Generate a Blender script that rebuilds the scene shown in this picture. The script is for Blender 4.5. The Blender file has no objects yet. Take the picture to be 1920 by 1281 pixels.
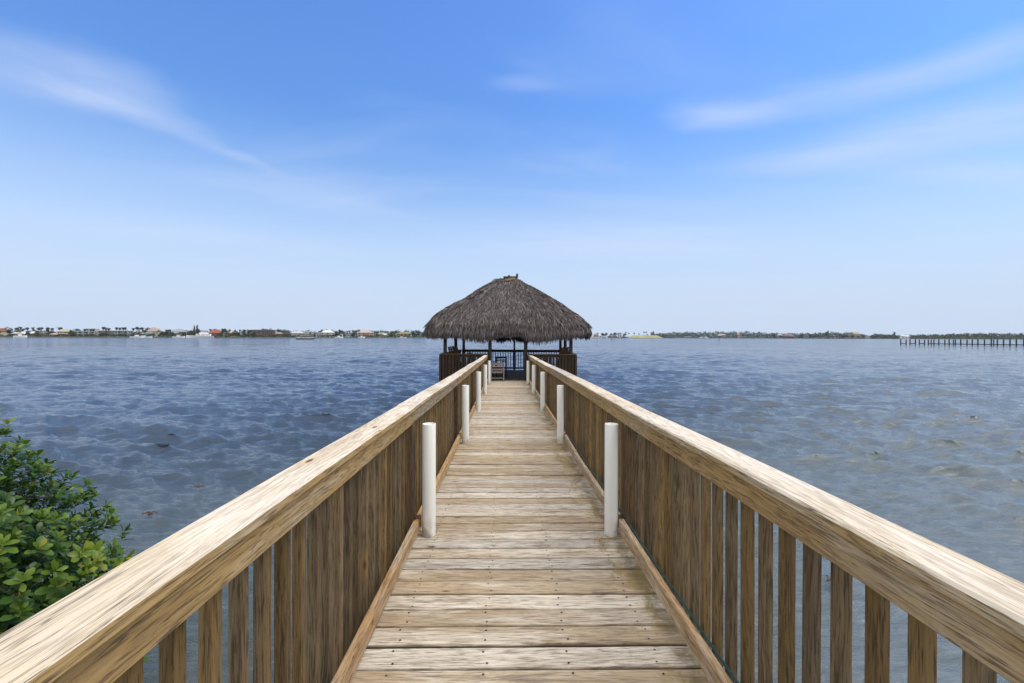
import bpy, math, random
import numpy as np
from mathutils import Vector, Matrix
R = math.radians
random.seed(7); RNG = np.random.default_rng(7)
S = bpy.context.scene
COL = S.collection
# ------------------------------------------------------------------ camera
ZC = 2.93                      # camera height above the water
F = 853.3                      # focal length in photograph pixels
YAW = R(0.84); ROLL = R(0.22)
cam_d = bpy.data.cameras.new('camera'); cam = bpy.data.objects.new('camera', cam_d); COL.objects.link(cam)
cam_d.lens = 16.0; cam_d.sensor_width = 36.0; cam_d.clip_start = 0.05; cam_d.clip_end = 12000
cam_d.shift_y = -10.5/1920
cam.matrix_world = (Matrix.Translation((0, 0, ZC)) @ Matrix.Rotation(-YAW, 4, 'Z') @ Matrix.Rotation(R(90), 4, 'X') @ Matrix.Rotation(ROLL, 4, 'Z'))
S.camera = cam
S.view_settings.view_transform = 'Standard'; S.view_settings.look = 'None'
S.view_settings.exposure = 0.35; S.view_settings.gamma = 1.0
S.render.engine = 'CYCLES'
# ------------------------------------------------------------------ node helpers
class NT:
    def __init__(s, tree): s.t = tree; s.n = tree.nodes; s.l = tree.links
    def new(s, typ, **kw):
        nd = s.n.new(typ)
        for k, v in kw.items(): setattr(nd, k, v)
        return nd
    def put(s, sock, v):
        if isinstance(v, bpy.types.NodeSocket): s.l.new(v, sock)
        elif v is not None: sock.default_value = v
    def math(s, op, a, b=None, c=None, clamp=False):
        nd = s.new('ShaderNodeMath', operation=op); nd.use_clamp = clamp
        s.put(nd.inputs[0], a)
        if b is not None: s.put(nd.inputs[1], b)
        if c is not None: s.put(nd.inputs[2], c)
        return nd.outputs[0]
    def vmath(s, op, a, b=None):
        nd = s.new('ShaderNodeVectorMath', operation=op); s.put(nd.inputs[0], a)
        if b is not None: s.put(nd.inputs[1], b)
        return nd.outputs[0]
    def mix(s, f, a, b, blend='MIX'):
        nd = s.new('ShaderNodeMix', data_type='RGBA', blend_type=blend)
        s.put(nd.inputs[0], f)
        for i, v in ((6, a), (7, b)):
            if not isinstance(v, bpy.types.NodeSocket) and len(v) == 3: v = (*v, 1)
            s.put(nd.inputs[i], v)
        return nd.outputs[2]
    def ramp(s, f, stops, interp='LINEAR'):
        nd = s.new('ShaderNodeValToRGB'); cr = nd.color_ramp; cr.interpolation = interp
        while len(cr.elements) < len(stops): cr.elements.new(0.5)
        for e, (p, c) in zip(cr.elements, stops):
            e.position = p; e.color = (*c, 1) if not isinstance(c, (int, float)) else (c, c, c, 1)
        s.put(nd.inputs[0], f); return nd.outputs[0]
    def range(s, v, a, b, c=0.0, d=1.0, smooth=True):
        nd = s.new('ShaderNodeMapRange'); nd.interpolation_type = 'SMOOTHSTEP' if smooth else 'LINEAR'
        s.put(nd.inputs[0], v)
        for i, x in zip((1, 2, 3, 4), (a, b, c, d)): s.put(nd.inputs[i], x)
        return nd.outputs[0]
    def mapping(s, v, loc=(0,0,0), rot=(0,0,0), scale=(1,1,1)):
        nd = s.new('ShaderNodeMapping'); s.put(nd.inputs[0], v)
        nd.inputs[1].default_value = loc; nd.inputs[2].default_value = rot; nd.inputs[3].default_value = scale
        return nd.outputs[0]
    def noise(s, v, scale=1.0, detail=4.0, rough=0.55, dist=0.0):
        nd = s.new('ShaderNodeTexNoise'); s.put(nd.inputs['Vector'], v)
        nd.inputs['Scale'].default_value = scale; nd.inputs['Detail'].default_value = detail
        nd.inputs['Roughness'].default_value = rough; nd.inputs['Distortion'].default_value = dist
        return nd.outputs[0]
# ------------------------------------------------------------------ world
SUN_EL, SUN_AZ = R(60), R(98)         # azimuth clockwise from +Y (high, behind to the right)
W = bpy.data.worlds.new('World'); S.world = W; W.use_nodes = True
T = NT(W.node_tree); T.n.clear()
geo = T.new('ShaderNodeTexCoord').outputs['Generated']
sky = T.new('ShaderNodeTexSky', sky_type='NISHITA'); sky.sun_disc = False
sky.sun_elevation = SUN_EL; sky.sun_rotation = SUN_AZ
sky.air_density = 1.0; sky.dust_density = 0.3; sky.ozone_density = 3.0; sky.altitude = 0
sep = T.new('ShaderNodeSeparateXYZ'); T.put(sep.inputs[0], geo)
zc = T.math('MAXIMUM', sep.outputs[2], 0.02)
px = T.math('DIVIDE', sep.outputs[0], zc); py = T.math('DIVIDE', sep.outputs[1], zc)
cmb = T.new('ShaderNodeCombineXYZ'); T.put(cmb.inputs[0], px); T.put(cmb.inputs[1], py)
P = cmb.outputs[0]                      # the cloud layer, one unit = its height above the ground
warp = T.noise(T.mapping(P, scale=(1.6, 1.6, 1)), 1.0, 3, 0.5)
wv = T.new('ShaderNodeCombineXYZ'); T.put(wv.inputs[0], T.math('MULTIPLY_ADD', warp, 0.36, -0.18)); T.put(wv.inputs[1], T.math('MULTIPLY_ADD', warp, -0.3, 0.15))
P2 = T.vmath('ADD', P, wv.outputs[0])
def cloud(cx, cy, ang, lx, ly, amt, streak=(1.0, 6.0)):
    m = T.vmath('SUBTRACT', P2, (cx, cy, 0))
    m = T.mapping(m, rot=(0, 0, -R(ang)))
    q = T.mapping(m, scale=(1/lx, 1/ly, 0))
    ln = T.new('ShaderNodeVectorMath', operation='LENGTH'); T.put(ln.inputs[0], q)
    fall = T.range(ln.outputs['Value'], 1.0, 0.0, 0, 1)
    st = T.noise(T.mapping(m, scale=(streak[0], streak[1]*0.6, 1)), 1.3, 4, 0.5, 0.6)
    st = T.range(st, 0.2, 0.8, 0.5, 1.0)
    return T.math('MULTIPLY', T.math('MULTIPLY', fall, st), amt)
clouds = [cloud(-1.90, 1.90, 48, 0.46, 0.26, 0.36), cloud(-1.66, 2.10, 60, 0.42, 0.24, 0.42), cloud(-1.52, 2.55, 72, 0.5, 0.13, 0.30), cloud(-1.62, 1.80, 75, 0.40, 0.34, 0.45),
          cloud(-1.95, 1.55, 40, 0.5, 0.28, 0.28), cloud(0.98, 2.02, 14, 0.36, 0.24, 0.50), cloud(1.30, 1.90, -22, 0.55, 0.28, 0.42), cloud(1.68, 1.62, -45, 0.48, 0.26, 0.50),
          cloud(0.07, 1.80, -8, 0.24, 0.09, 0.30), cloud(2.15, 2.15, -30, 1.0, 0.55, 0.50), cloud(2.9, 2.75, 10, 1.0, 0.32, 0.45), cloud(1.75, 2.55, -10, 0.8, 0.3, 0.35),
          cloud(1.2, 5.0, 10, 3.0, 1.8, 0.50), cloud(-3.2, 4.6, 30, 2.6, 1.2, 0.30), cloud(-1.4, 3.4, 40, 1.2, 0.5, 0.22)]
tot = clouds[0]
for c in clouds[1:]: tot = T.math('ADD', tot, c)
veil = T.noise(T.mapping(P2, rot=(0, 0, 0.3), scale=(0.5, 1.2, 1)), 1.0, 4, 0.5, 0.6)
veil = T.range(veil, 0.45, 0.8, 0.0, 0.22)
tot = T.math('ADD', tot, veil, clamp=True)
hz = T.range(sep.outputs[2], 0.30, 0.0, 0.0, 1.0)
tcol = T.mix(T.range(sep.outputs[2], 0.22, 0.62), (0.95, 1.30, 1.62), (1.00, 1.42, 1.98))
tint = T.mix(1.0, sky.outputs[0], tcol, 'MULTIPLY')
lowc = T.mix(hz, tint, (6.9, 7.9, 9.4))
tintd = T.mix(T.range(sep.outputs[2], 0.44, 0.03, 0.0, 0.97), tint, (4.75, 5.65, 7.1))
# unseen white cloud added overhead and behind the camera for brighter, neutral light
bk = T.noise(T.mapping(P, scale=(0.8, 0.8, 1)), 1.0, 4, 0.55)
bkm = T.math('MAXIMUM', T.range(py, 1.05, 0.2), T.range(sep.outputs[1], 0.15, -0.2))
bkm = T.math('MULTIPLY', T.math('MULTIPLY', bkm, T.range(bk, 0.25, 0.5, 0.45, 0.95)), T.range(sep.outputs[2], 0.0, 0.15))
skc = T.mix(tot, tintd, (5.3, 6.1, 7.9))
skc = T.mix(bkm, skc, (9.0, 8.8, 8.5))
bg = T.new('ShaderNodeBackground'); T.put(bg.inputs[0], skc); bg.inputs[1].default_value = 0.1
wo = T.new('ShaderNodeOutputWorld'); T.l.new(bg.outputs[0], wo.inputs[0])
# ------------------------------------------------------------------ sun
sd = bpy.data.lights.new('sun', 'SUN'); sd.energy = 1.6; sd.angle = R(35); sd.color = (1.0, 0.94, 0.86)
sun = bpy.data.objects.new('sun', sd); COL.objects.link(sun)
sv = Vector((math.sin(SUN_AZ)*math.cos(SUN_EL), math.cos(SUN_AZ)*math.cos(SUN_EL), math.sin(SUN_EL)))
sun.rotation_euler = sv.to_track_quat('Z', 'Y').to_euler(); sun.location = (20, 10, 40)
# ------------------------------------------------------------------ object helpers
def tag(o, label=None, cat=None, group=None, kind=None):
    if label: o['label'] = label
    if cat: o['category'] = cat
    if group: o['group'] = group
    if kind: o['kind'] = kind
    return o
def empty(name, loc=(0,0,0), rz=0.0, label=None, cat=None, group=None):
    o = bpy.data.objects.new(name, None); COL.objects.link(o); o.location = loc; o.rotation_euler = (0, 0, rz)
    o.empty_display_size = 0.2
    return tag(o, label, cat, group)
class MB:
    """collects faces; every vertex carries board coordinates 'gc' and a random 'rnd'"""
    def __init__(s): s.v = []; s.f = []; s.m = []; s.gc = []; s.r = []; s.sm = []
    def add(s, vs, fs, mat=0, gc=None, rnd=None, mats=None, smooth=False):
        b = len(s.v); rnd = random.random() if rnd is None else rnd
        s.v += [tuple(v) for v in vs]; s.gc += [tuple(g) for g in (gc if gc is not None else vs)]; s.r += [rnd]*len(vs)
        for i, f in enumerate(fs):
            s.f.append(tuple(b+k for k in f)); s.m.append(mats[i] if mats else mat); s.sm.append(smooth)
    def sweep(s, pts, w, h, ch=0.004, up=(0,0,1), mat=0, mat_top=None, rnd=None, cap=True):
        pts = [Vector(p) for p in pts]; up = Vector(up); n = len(pts)
        rnd = random.random() if rnd is None else rnd
        prof = [(-w/2+ch, -h/2), (w/2-ch, -h/2), (w/2, -h/2+ch), (w/2, h/2-ch), (w/2-ch, h/2), (-w/2+ch, h/2), (-w/2, h/2-ch), (-w/2, -h/2+ch)]
        vs = []; gc = []; L = 0; off = (rnd*371.1 % 11, 0.0, rnd*53.3 % 5)
        for i, p in enumerate(pts):
            d = (pts[min(i+1, n-1)]-pts[max(i-1, 0)]).normalized()
            side = d.cross(up).normalized(); u = side.cross(d).normalized()
            if i: L += (p-pts[i-1]).length
            for a, b in prof:
                vs.append(p+side*a+u*b); gc.append((L+off[0], a+off[1], b+off[2]))
        fs = []; ms = []
        for i in range(n-1):
            for k in range(8):
                k2 = (k+1) % 8
                fs.append((i*8+k, (i+1)*8+k, (i+1)*8+k2, i*8+k2)[::-1])
                ms.append(mat_top if (mat_top is not None and k in (3, 4, 5)) else mat)
        if cap:
            fs.append(tuple(range(8))[::1]); fs.append(tuple(range((n-1)*8, n*8))[::-1]); ms += [mat, mat]
        s.add(vs, fs, gc=gc, rnd=rnd, mats=ms)
    def box(s, c, size, rz=0.0, mat=0, rnd=None):
        cx, cy, cz = c; a, b, d = (x/2 for x in size); co, si = math.cos(rz), math.sin(rz)
        vs = []
        for z in (-d, d):
            for x, y in ((-a, -b), (a, -b), (a, b), (-a, b)):
                vs.append((cx+x*co-y*si, cy+x*si+y*co, cz+z))
        s.add(vs, [(3,2,1,0), (4,5,6,7), (0,1,5,4), (1,2,6,5), (2,3,7,6), (3,0,4,7)], mat, rnd=rnd)
    def tube(s, pts, rads, n=8, mat=0, cap=True, rnd=None, smooth=True):
        pts = [Vector(p) for p in pts]
        if isinstance(rads, (int, float)): rads = [rads]*len(pts)
        vs = []; gc = []; L = 0
        ref = Vector((0.31, 0.17, 0.93)) if abs((pts[-1]-pts[0]).normalized().z) < 0.9 else Vector((1, 0.1, 0))
        for i, p in enumerate(pts):
            d = (pts[min(i+1, len(pts)-1)]-pts[max(i-1, 0)]).normalized()
            a = d.cross(ref).normalized(); b = d.cross(a)
            if i: L += (p-pts[i-1]).length
            for k in range(n):
                t = 2*math.pi*k/n; vs.append(p+(a*math.cos(t)+b*math.sin(t))*rads[i]); gc.append((L, math.cos(t)*rads[i], math.sin(t)*rads[i]))
        fs = [(i*n+k, (i+1)*n+k, (i+1)*n+(k+1) % n, i*n+(k+1) % n)[::-1] for i in range(len(pts)-1) for k in range(n)]
        if cap: fs += [tuple(range(n))[::-1], tuple(range((len(pts)-1)*n, len(pts)*n))]
        s.add(vs, fs, mat, gc=gc, rnd=rnd, smooth=smooth)
    def build(s, name, mats, parent=None):
        me = bpy.data.meshes.new(name); me.from_pydata(s.v, [], s.f)
        if not isinstance(mats, (list, tuple)): mats = [mats]
        for m in mats: me.materials.append(m)
        me.polygons.foreach_set('material_index', s.m); me.polygons.foreach_set('use_smooth', s.sm)
        a = me.attributes.new('gc', 'FLOAT_VECTOR', 'POINT'); a.data.foreach_set('vector', np.array(s.gc, dtype=np.float32).ravel())
        a = me.attributes.new('rnd', 'FLOAT', 'POINT'); a.data.foreach_set('value', np.array(s.r, dtype=np.float32))
        me.update(); o = bpy.data.objects.new(name, me); COL.objects.link(o)
        if parent: o.parent = parent
        return o
def npmesh(name, V, Fq, mats, parent=None, attrs=None, smooth=False, midx=None):
    """V (n,3), Fq (m,k) numpy"""
    me = bpy.data.meshes.new(name); k = Fq.shape[1]; m = Fq.shape[0]
    me.vertices.add(len(V)); me.vertices.foreach_set('co', np.asarray(V, np.float32).ravel())
    me.loops.add(m*k); me.loops.foreach_set('vertex_index', np.asarray(Fq, np.int32).ravel())
    me.polygons.add(m); me.polygons.foreach_set('loop_start', np.arange(0, m*k, k, dtype=np.int32))
    me.polygons.foreach_set('loop_total', np.full(m, k, np.int32))
    if smooth: me.polygons.foreach_set('use_smooth', np.ones(m, bool))
    for mt in (mats if isinstance(mats, (list, tuple)) else [mats]): me.materials.append(mt)
    if midx is not None: me.polygons.foreach_set('material_index', midx.astype(np.int32))
    for nm, arr in (attrs or {}).items():
        a = me.attributes.new(nm, 'FLOAT', 'POINT'); a.data.foreach_set('value', np.asarray(arr, np.float32))
    me.update(calc_edges=True); me.validate()
    o = bpy.data.objects.new(name, me); COL.objects.link(o)
    if parent: o.parent = parent
    return o
# ------------------------------------------------------------------ materials
def newmat(name):
    m = bpy.data.materials.new(name); m.use_nodes = True; t = NT(m.node_tree); t.n.clear()
    out = t.new('ShaderNodeOutputMaterial'); bs = t.new('ShaderNodeBsdfPrincipled'); t.l.new(bs.outputs[0], out.inputs[0])
    return m, t, bs, out
def plain(name, col, rough=0.7, var=0.12, scale=3.0, spec=0.3):
    m, t, b, o = newmat(name)
    n = t.noise(t.new('ShaderNodeTexCoord').outputs['Object'], scale, 4, 0.6)
    c = t.mix(t.range(n, 0.3, 0.7), tuple(x*(1-var) for x in col), tuple(min(1, x*(1+var)) for x in col))
    t.put(b.inputs['Base Color'], c); b.inputs['Roughness'].default_value = rough; b.inputs['Specular IOR Level'].default_value = spec
    return m
def wood(name, pale, mid, dark, warm, warm_amt=0.35, pale_amt=0.5, grain=1.0, knots=True, rough=0.75, algae=False, vary=0.35, smudge=0.65, edge=0.0, famt=0.8, rvar=0.0):
    m, t, b, o = newmat(name)
    gc = t.new('ShaderNodeAttribute', attribute_name='gc').outputs['Vector']
    rn = t.new('ShaderNodeAttribute', attribute_name='rnd').outputs['Fac']
    lowv = t.noise(t.mapping(gc, scale=(0.9, 5, 5)), 1.0, 2, 0.5)
    wvx = t.new('ShaderNodeCombineXYZ'); t.put(wvx.inputs[1], t.math('MULTIPLY', lowv, 0.10)); t.put(wvx.inputs[2], t.math('MULTIPLY', lowv, 0.05))
    g2 = t.vmath('ADD', gc, wvx.outputs[0])
    fine = t.noise(t.mapping(g2, scale=(9*grain, 190*grain, 190*grain)), 1.0, 4, 0.65)
    mids = t.noise(t.mapping(g2, scale=(3.4, 58, 58)), 1.0, 6, 0.70, 0.5)
    patch = t.noise(t.mapping(gc, scale=(1.3, 7, 7)), 1.0, 4, 0.6, 0.5)
    c = t.mix(t.range(mids, 0.37, 0.61), mid, pale)
    c = t.mix(t.range(t.math('MULTIPLY_ADD', rn, vary, patch), 0.42+vary*0.5, 0.62+vary*0.5, 0, warm_amt), c, warm)
    c = t.mix(t.range(fine, 0.50, 0.62, 0, famt), c, dark)
    big = t.noise(t.mapping(gc, loc=(3, 1, 2), scale=(2.2, 22, 22)), 1.0, 6, 0.68, 0.6)
    c = t.mix(t.range(big, 0.54, 0.68, 0, smudge), c, dark)
    rg_ = t.noise(t.mapping(g2, loc=(1, 4, 2), scale=(0.7, 8, 8)), 1.0, 2, 0.5, 0.2)
    rs = t.math('PINGPONG', t.math('MULTIPLY', rg_, 26), 1.0)
    c = t.mix(t.range(rs, 0.62, 1.0, 0, 0.34), c, dark)
    ck = t.noise(t.mapping(gc, loc=(7, 1, 3), scale=(1.6, 42, 42)), 1.0, 3, 0.6, 0.2)
    ck = t.math('MULTIPLY', t.range(t.math('ABSOLUTE', t.math('SUBTRACT', ck, 0.5)), 0.020, 0.004), t.range(patch, 0.5, 0.6))
    c = t.mix(t.math('MULTIPLY', ck, 0.75), c, (0.06, 0.045, 0.035))
    if knots:
        vo = t.new('ShaderNodeTexVoronoi', feature='F1'); t.put(vo.inputs['Vector'], t.mapping(g2, scale=(2.6, 8.5, 5.0))); vo.inputs['Scale'].default_value = 1.0
        sepc = t.new('ShaderNodeSeparateColor'); t.put(sepc.inputs[0], vo.outputs['Color'])
        on = t.math('GREATER_THAN', sepc.outputs[0], 0.62)
        halo = t.math('MULTIPLY', t.range(vo.outputs['Distance'], 0.28, 0.08, 0, 0.55), on)
        c = t.mix(halo, c, warm)
        k = t.math('MULTIPLY', t.range(vo.outputs['Distance'], 0.105, 0.05, 0, 0.9), on)
        c = t.mix(k, c, (0.09, 0.05, 0.025))
    if edge:
        sg = t.new('ShaderNodeSeparateXYZ'); t.put(sg.inputs[0], gc)
        en = t.noise(t.mapping(gc, scale=(5, 1, 1)), 1.0, 4, 0.6)
        ed = t.math('MULTIPLY_ADD', en, 0.014, t.math('ABSOLUTE', sg.outputs[1]))
        c = t.mix(t.range(ed, 0.0645, 0.0750, 0, edge), c, (0.05, 0.038, 0.028))
    # board to board difference
    c = t.mix(1.0, c, t.ramp(rn, [(0, (0.70, 0.70, 0.72)), (0.3, (1.02, 1.0, 0.98)), (0.65, (0.84, 0.80, 0.76)), (1, (1.12, 1.10, 1.08))]), 'MULTIPLY')
    if rvar: c = t.mix(1.0, c, t.ramp(t.math('FRACT', t.math('MULTIPLY', rn, 7.3)), [(0, 1-rvar), (0.4, 1.0), (0.7, 1-rvar*0.6), (1, 1.12)]), 'MULTIPLY')
    if algae:
        oc = t.new('ShaderNodeTexCoord').outputs['Object']; sx = t.new('ShaderNodeSeparateXYZ'); t.put(sx.inputs[0], oc)
        side = t.range(sx.outputs[0], 0.30, 0.74, 0, 1)
        an = t.noise(t.mapping(oc, scale=(6, 3.2, 1)), 1.0, 6, 0.7, 0.8)
        am = t.range(t.math('MULTIPLY_ADD', side, 0.30, an), 0.72, 0.92, 0, 0.80)
        c = t.mix(t.math('MULTIPLY', am, side), c, (0.23, 0.165, 0.055))
        an2 = t.noise(t.mapping(oc, loc=(4, 2, 1), scale=(2.2, 1.0, 1)), 1.0, 5, 0.65, 0.5)
        c = t.mix(t.range(an2, 0.60, 0.78, 0, 0.5), c, (0.22, 0.14, 0.075))
    t.put(b.inputs['Base Color'], c); b.inputs['Roughness'].default_value = rough; b.inputs['Specular IOR Level'].default_value = 0.25
    h = t.math('ADD', t.math('MULTIPLY', fine, -0.5), t.math('MULTIPLY', mids, -0.6))
    bp = t.new('ShaderNodeBump'); bp.inputs['Strength'].default_value = 0.45; bp.inputs['Distance'].default_value = 0.003
    t.put(bp.inputs['Height'], h); t.l.new(bp.outputs[0], b.inputs['Normal'])
    return m
M = {}
M['deck'] = wood('weathered_decking', (0.79, 0.73, 0.61), (0.63, 0.55, 0.43), (0.20, 0.155, 0.11), (0.42, 0.30, 0.15), 0.65, algae=True, vary=0.5, edge=0.85)
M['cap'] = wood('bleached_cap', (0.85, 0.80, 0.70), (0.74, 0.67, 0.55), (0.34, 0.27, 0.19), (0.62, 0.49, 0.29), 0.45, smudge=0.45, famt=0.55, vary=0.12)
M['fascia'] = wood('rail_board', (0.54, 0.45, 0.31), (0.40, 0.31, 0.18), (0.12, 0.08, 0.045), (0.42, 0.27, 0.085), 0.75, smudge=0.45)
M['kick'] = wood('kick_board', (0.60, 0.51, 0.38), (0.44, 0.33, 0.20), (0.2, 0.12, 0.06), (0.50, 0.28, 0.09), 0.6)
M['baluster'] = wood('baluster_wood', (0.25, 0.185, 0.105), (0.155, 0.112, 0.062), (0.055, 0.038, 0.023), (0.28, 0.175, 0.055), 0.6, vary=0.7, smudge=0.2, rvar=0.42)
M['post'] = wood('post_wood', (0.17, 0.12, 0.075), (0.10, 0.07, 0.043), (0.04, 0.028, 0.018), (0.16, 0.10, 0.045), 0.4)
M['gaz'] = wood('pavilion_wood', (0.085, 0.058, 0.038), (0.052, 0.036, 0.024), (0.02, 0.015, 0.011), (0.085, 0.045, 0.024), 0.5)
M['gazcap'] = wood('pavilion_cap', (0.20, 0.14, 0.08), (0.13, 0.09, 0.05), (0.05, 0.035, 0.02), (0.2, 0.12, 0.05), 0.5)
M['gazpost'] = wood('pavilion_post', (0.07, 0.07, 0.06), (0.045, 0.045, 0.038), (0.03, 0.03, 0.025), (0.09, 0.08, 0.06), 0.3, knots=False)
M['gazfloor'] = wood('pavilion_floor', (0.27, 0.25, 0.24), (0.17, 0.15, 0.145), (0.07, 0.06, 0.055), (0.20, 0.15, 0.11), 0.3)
M['greywood'] = wood('grey_chair_wood', (0.42, 0.39, 0.39), (0.30, 0.27, 0.27), (0.14, 0.12, 0.12), (0.32, 0.24, 0.22), 0.4, knots=False)
M['chairwood'] = wood('brown_chair_wood', (0.13, 0.075, 0.05), (0.09, 0.045, 0.03), (0.03, 0.02, 0.015), (0.13, 0.05, 0.03), 0.4, knots=False)
M['black'] = plain('black_metal', (0.012, 0.013, 0.016), 0.5)
M['cable'] = plain('dark_green_cable', (0.015, 0.05, 0.04), 0.45, spec=0.5)
M['nail'] = plain('rusty_nail', (0.05, 0.032, 0.022), 0.7)
M['clip'] = plain('white_clip', (0.7, 0.72, 0.72), 0.5)
m, t, b, o = newmat('white_pipe')
oc = t.new('ShaderNodeTexCoord').outputs['Object']
n1 = t.noise(t.mapping(oc, scale=(3, 3, 4)), 1.0, 5, 0.6, 0.4)
c = t.mix(t.range(n1, 0.52, 0.8, 0, 0.55), (0.84, 0.85, 0.82), (0.66, 0.58, 0.40))
n2 = t.noise(t.mapping(oc, scale=(30, 30, 2.5)), 1.0, 3, 0.6)
c = t.mix(t.range(n2, 0.58, 0.8, 0, 0.35), c, (0.45, 0.40, 0.30))
t.put(b.inputs['Base Color'], c); sz_ = t.new('ShaderNodeSeparateXYZ'); t.put(sz_.inputs[0], oc)
n3 = t.noise(t.mapping(oc, scale=(14, 14, 10)), 1.0, 5, 0.65)
c = t.mix(t.math('MULTIPLY', t.range(sz_.outputs[2], 0.16, 0.0, 0, 1), t.range(n3, 0.42, 0.62, 0, 0.7)), c, (0.30, 0.25, 0.17))
t.put(b.inputs['Base Color'], c); b.inputs['Roughness'].default_value = 0.42
M['pipe'] = m
# ------------------------------------------------------------------ water
def build_water():
    nth, nr = 1100, 1150
    th = np.linspace(R(-112), R(112), nth)
    r = np.concatenate([[0.02], np.geomspace(0.8, 900, nr-21), np.geomspace(960, 9000, 20)])
    rr, tt = np.meshgrid(r, th, indexing='ij')
    X = rr*np.sin(tt); Y = rr*np.cos(tt)
    gr = np.gradient(r)
    sp = np.maximum(gr[:, None]*np.ones_like(tt)*0.8, rr*(th[1]-th[0]))
    Z = np.zeros_like(X); DX = np.zeros_like(X); DY = np.zeros_like(X)
    rng = np.random.default_rng(3)
    # slow patches of rougher and calmer water
    pat = np.zeros_like(X)
    for i in range(7):
        lam = rng.uniform(18, 70); a = rng.uniform(0, 2*np.pi)
        pat += np.sin((X*np.cos(a)+Y*np.sin(a))*2*np.pi/lam+rng.uniform(0, 6.28))
    pat = 1.0+0.13*pat
    N = 110
    for i in range(N):
        lam = 0.15*(4.2/0.15)**(i/(N-1))*rng.uniform(0.92, 1.08)
        k = 2*np.pi/lam
        a = R(-106)+rng.normal(0, R(13) if lam > 0.9 else R(22))     # travel direction, measured from +X: towards the camera, a little to the left
        amp = 0.0088*lam**0.78*(1.0 if lam < 0.9 else (0.9/lam)**0.55)*(1.0 if lam < 2 else (2/lam)**1.2)*rng.uniform(0.5, 1.4)
        w = np.clip((lam/(sp*2.2)-1.0)/1.0, 0, 1)
        if not w.any(): continue
        ph = k*(X*np.cos(a)+Y*np.sin(a))+rng.uniform(0, 6.28)
        g1, g2_, g3 = rng.uniform(0, 6.28), rng.uniform(3.5, 9)*max(1, lam), rng.uniform(0, 6.28)
        env = 0.22+1.9*np.sin((X*np.cos(g1)+Y*np.sin(g1))*2*np.pi/g2_+g3)**4
        A = 0.86*amp*w*pat*env
        s, c = np.sin(ph), np.cos(ph)
        Z += A*s; DX += 1.12*A*c*np.cos(a); DY += 1.12*A*c*np.sin(a)
    shore = np.clip((rr-2.0)/14.0, 0.0, 1.0)*0.5+0.5
    Z *= shore; DX *= shore; DY *= shore
    V = np.stack([X+DX, Y+DY, Z], -1).reshape(-1, 3)
    i = np.arange(nr-1)[:, None]*nth+np.arange(nth-1)[None, :]
    Fq = np.stack([i, i+nth, i+nth+1, i+1], -1).reshape(-1, 4)[:, ::-1]
    m, t, b, o = newmat('water')
    pos = t.new('ShaderNodeNewGeometry').outputs['Position']; sx = t.new('ShaderNodeSeparateXYZ'); t.put(sx.inputs[0], pos)
    y = sx.outputs[1]; x = sx.outputs[0]
    wn = t.noise(t.mapping(pos, scale=(0.12, 0.2, 0)), 1.0, 3, 0.5)
    # the bottom shelves away from the shore
    dep = t.math('ADD', t.math('ADD', y, t.math('MULTIPLY', x, -0.42)), t.math('MULTIPLY_ADD', wn, 5, -2.5))
    c = t.ramp(t.range(dep, -4, 26, 0, 1, smooth=False), [(0, (0.130, 0.130, 0.092)), (0.22, (0.090, 0.108, 0.088)), (0.40, (0.078, 0.106, 0.120)), (0.60, (0.042, 0.066, 0.100)), (1, (0.050, 0.084, 0.150))])
    flat = t.range(t.math('DIVIDE', x, t.math('MAXIMUM', y, 3.0)), 0.05, 1.0)  # bright sky reflected on the right, painted into the water colour
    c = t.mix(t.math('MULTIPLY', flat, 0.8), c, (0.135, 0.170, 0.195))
    cr = t.new('ShaderNodeAttribute', attribute_name='crest').outputs['Fac']
    fn = t.noise(t.mapping(pos, scale=(3.2, 6.5, 0)), 1.0, 6, 0.7, 0.5)
    foam = t.math('MULTIPLY', t.range(cr, 0.13, 0.19), t.range(fn, 0.55, 0.68))
    c = t.mix(t.math('MULTIPLY', foam, 0.55), c, (0.55, 0.6, 0.65))
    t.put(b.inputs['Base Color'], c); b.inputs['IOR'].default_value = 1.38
    dist = t.new('ShaderNodeVectorMath', operation='LENGTH'); t.put(dist.inputs[0], pos); dist = dist.outputs['Value']
    t.put(b.inputs['Roughness'], t.range(dist, 5, 300, 0.02, 0.12))
    rdg = lambda n: t.math('POWER', t.range(n, 0.30, 0.85, 0, 1, smooth=False), 1.7)
    h1 = rdg(t.noise(t.mapping(pos, rot=(0, 0, 0.25), scale=(2.6, 11.0, 2.0)), 1.0, 6, 0.65, 0.5))
    h0 = t.math('ABSOLUTE', t.math('MULTIPLY_ADD', t.noise(t.mapping(pos, loc=(3, 9, 1), rot=(0, 0, 0.15), scale=(1.3, 6.5, 1.0)), 1.0, 6, 0.66, 0.7), 2.0, -1.0))
    h2 = rdg(t.noise(t.mapping(pos, rot=(0, 0, 0.2), scale=(0.55, 2.3, 0.5)), 1.0, 5, 0.6, 0.6))
    h3 = rdg(t.noise(t.mapping(pos, rot=(0, 0, 0.1), scale=(0.14, 0.85, 1.0)), 1.0, 6, 0.66, 0.5))
    bp = t.new('ShaderNodeBump'); bp.inputs['Strength'].default_value = 1.0; bp.inputs['Distance'].default_value = 1.0
    hh = t.math('ADD', t.math('ADD', t.math('MULTIPLY', h1, 0.022), t.math('MULTIPLY', h0, t.range(dist, 8, 60, -0.028, -0.060))), t.math('MULTIPLY', h2, t.range(dist, 12, 80, 0.04, 0.18)))
    hh = t.math('ADD', hh, t.math('MULTIPLY', h3, t.range(dist, 20, 160, 0.05, 0.55)))
    t.put(bp.inputs['Height'], hh); t.l.new(bp.outputs[0], b.inputs['Normal'])
    o = npmesh('water', V, Fq, m, smooth=True, attrs={'crest': Z.ravel()})
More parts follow.
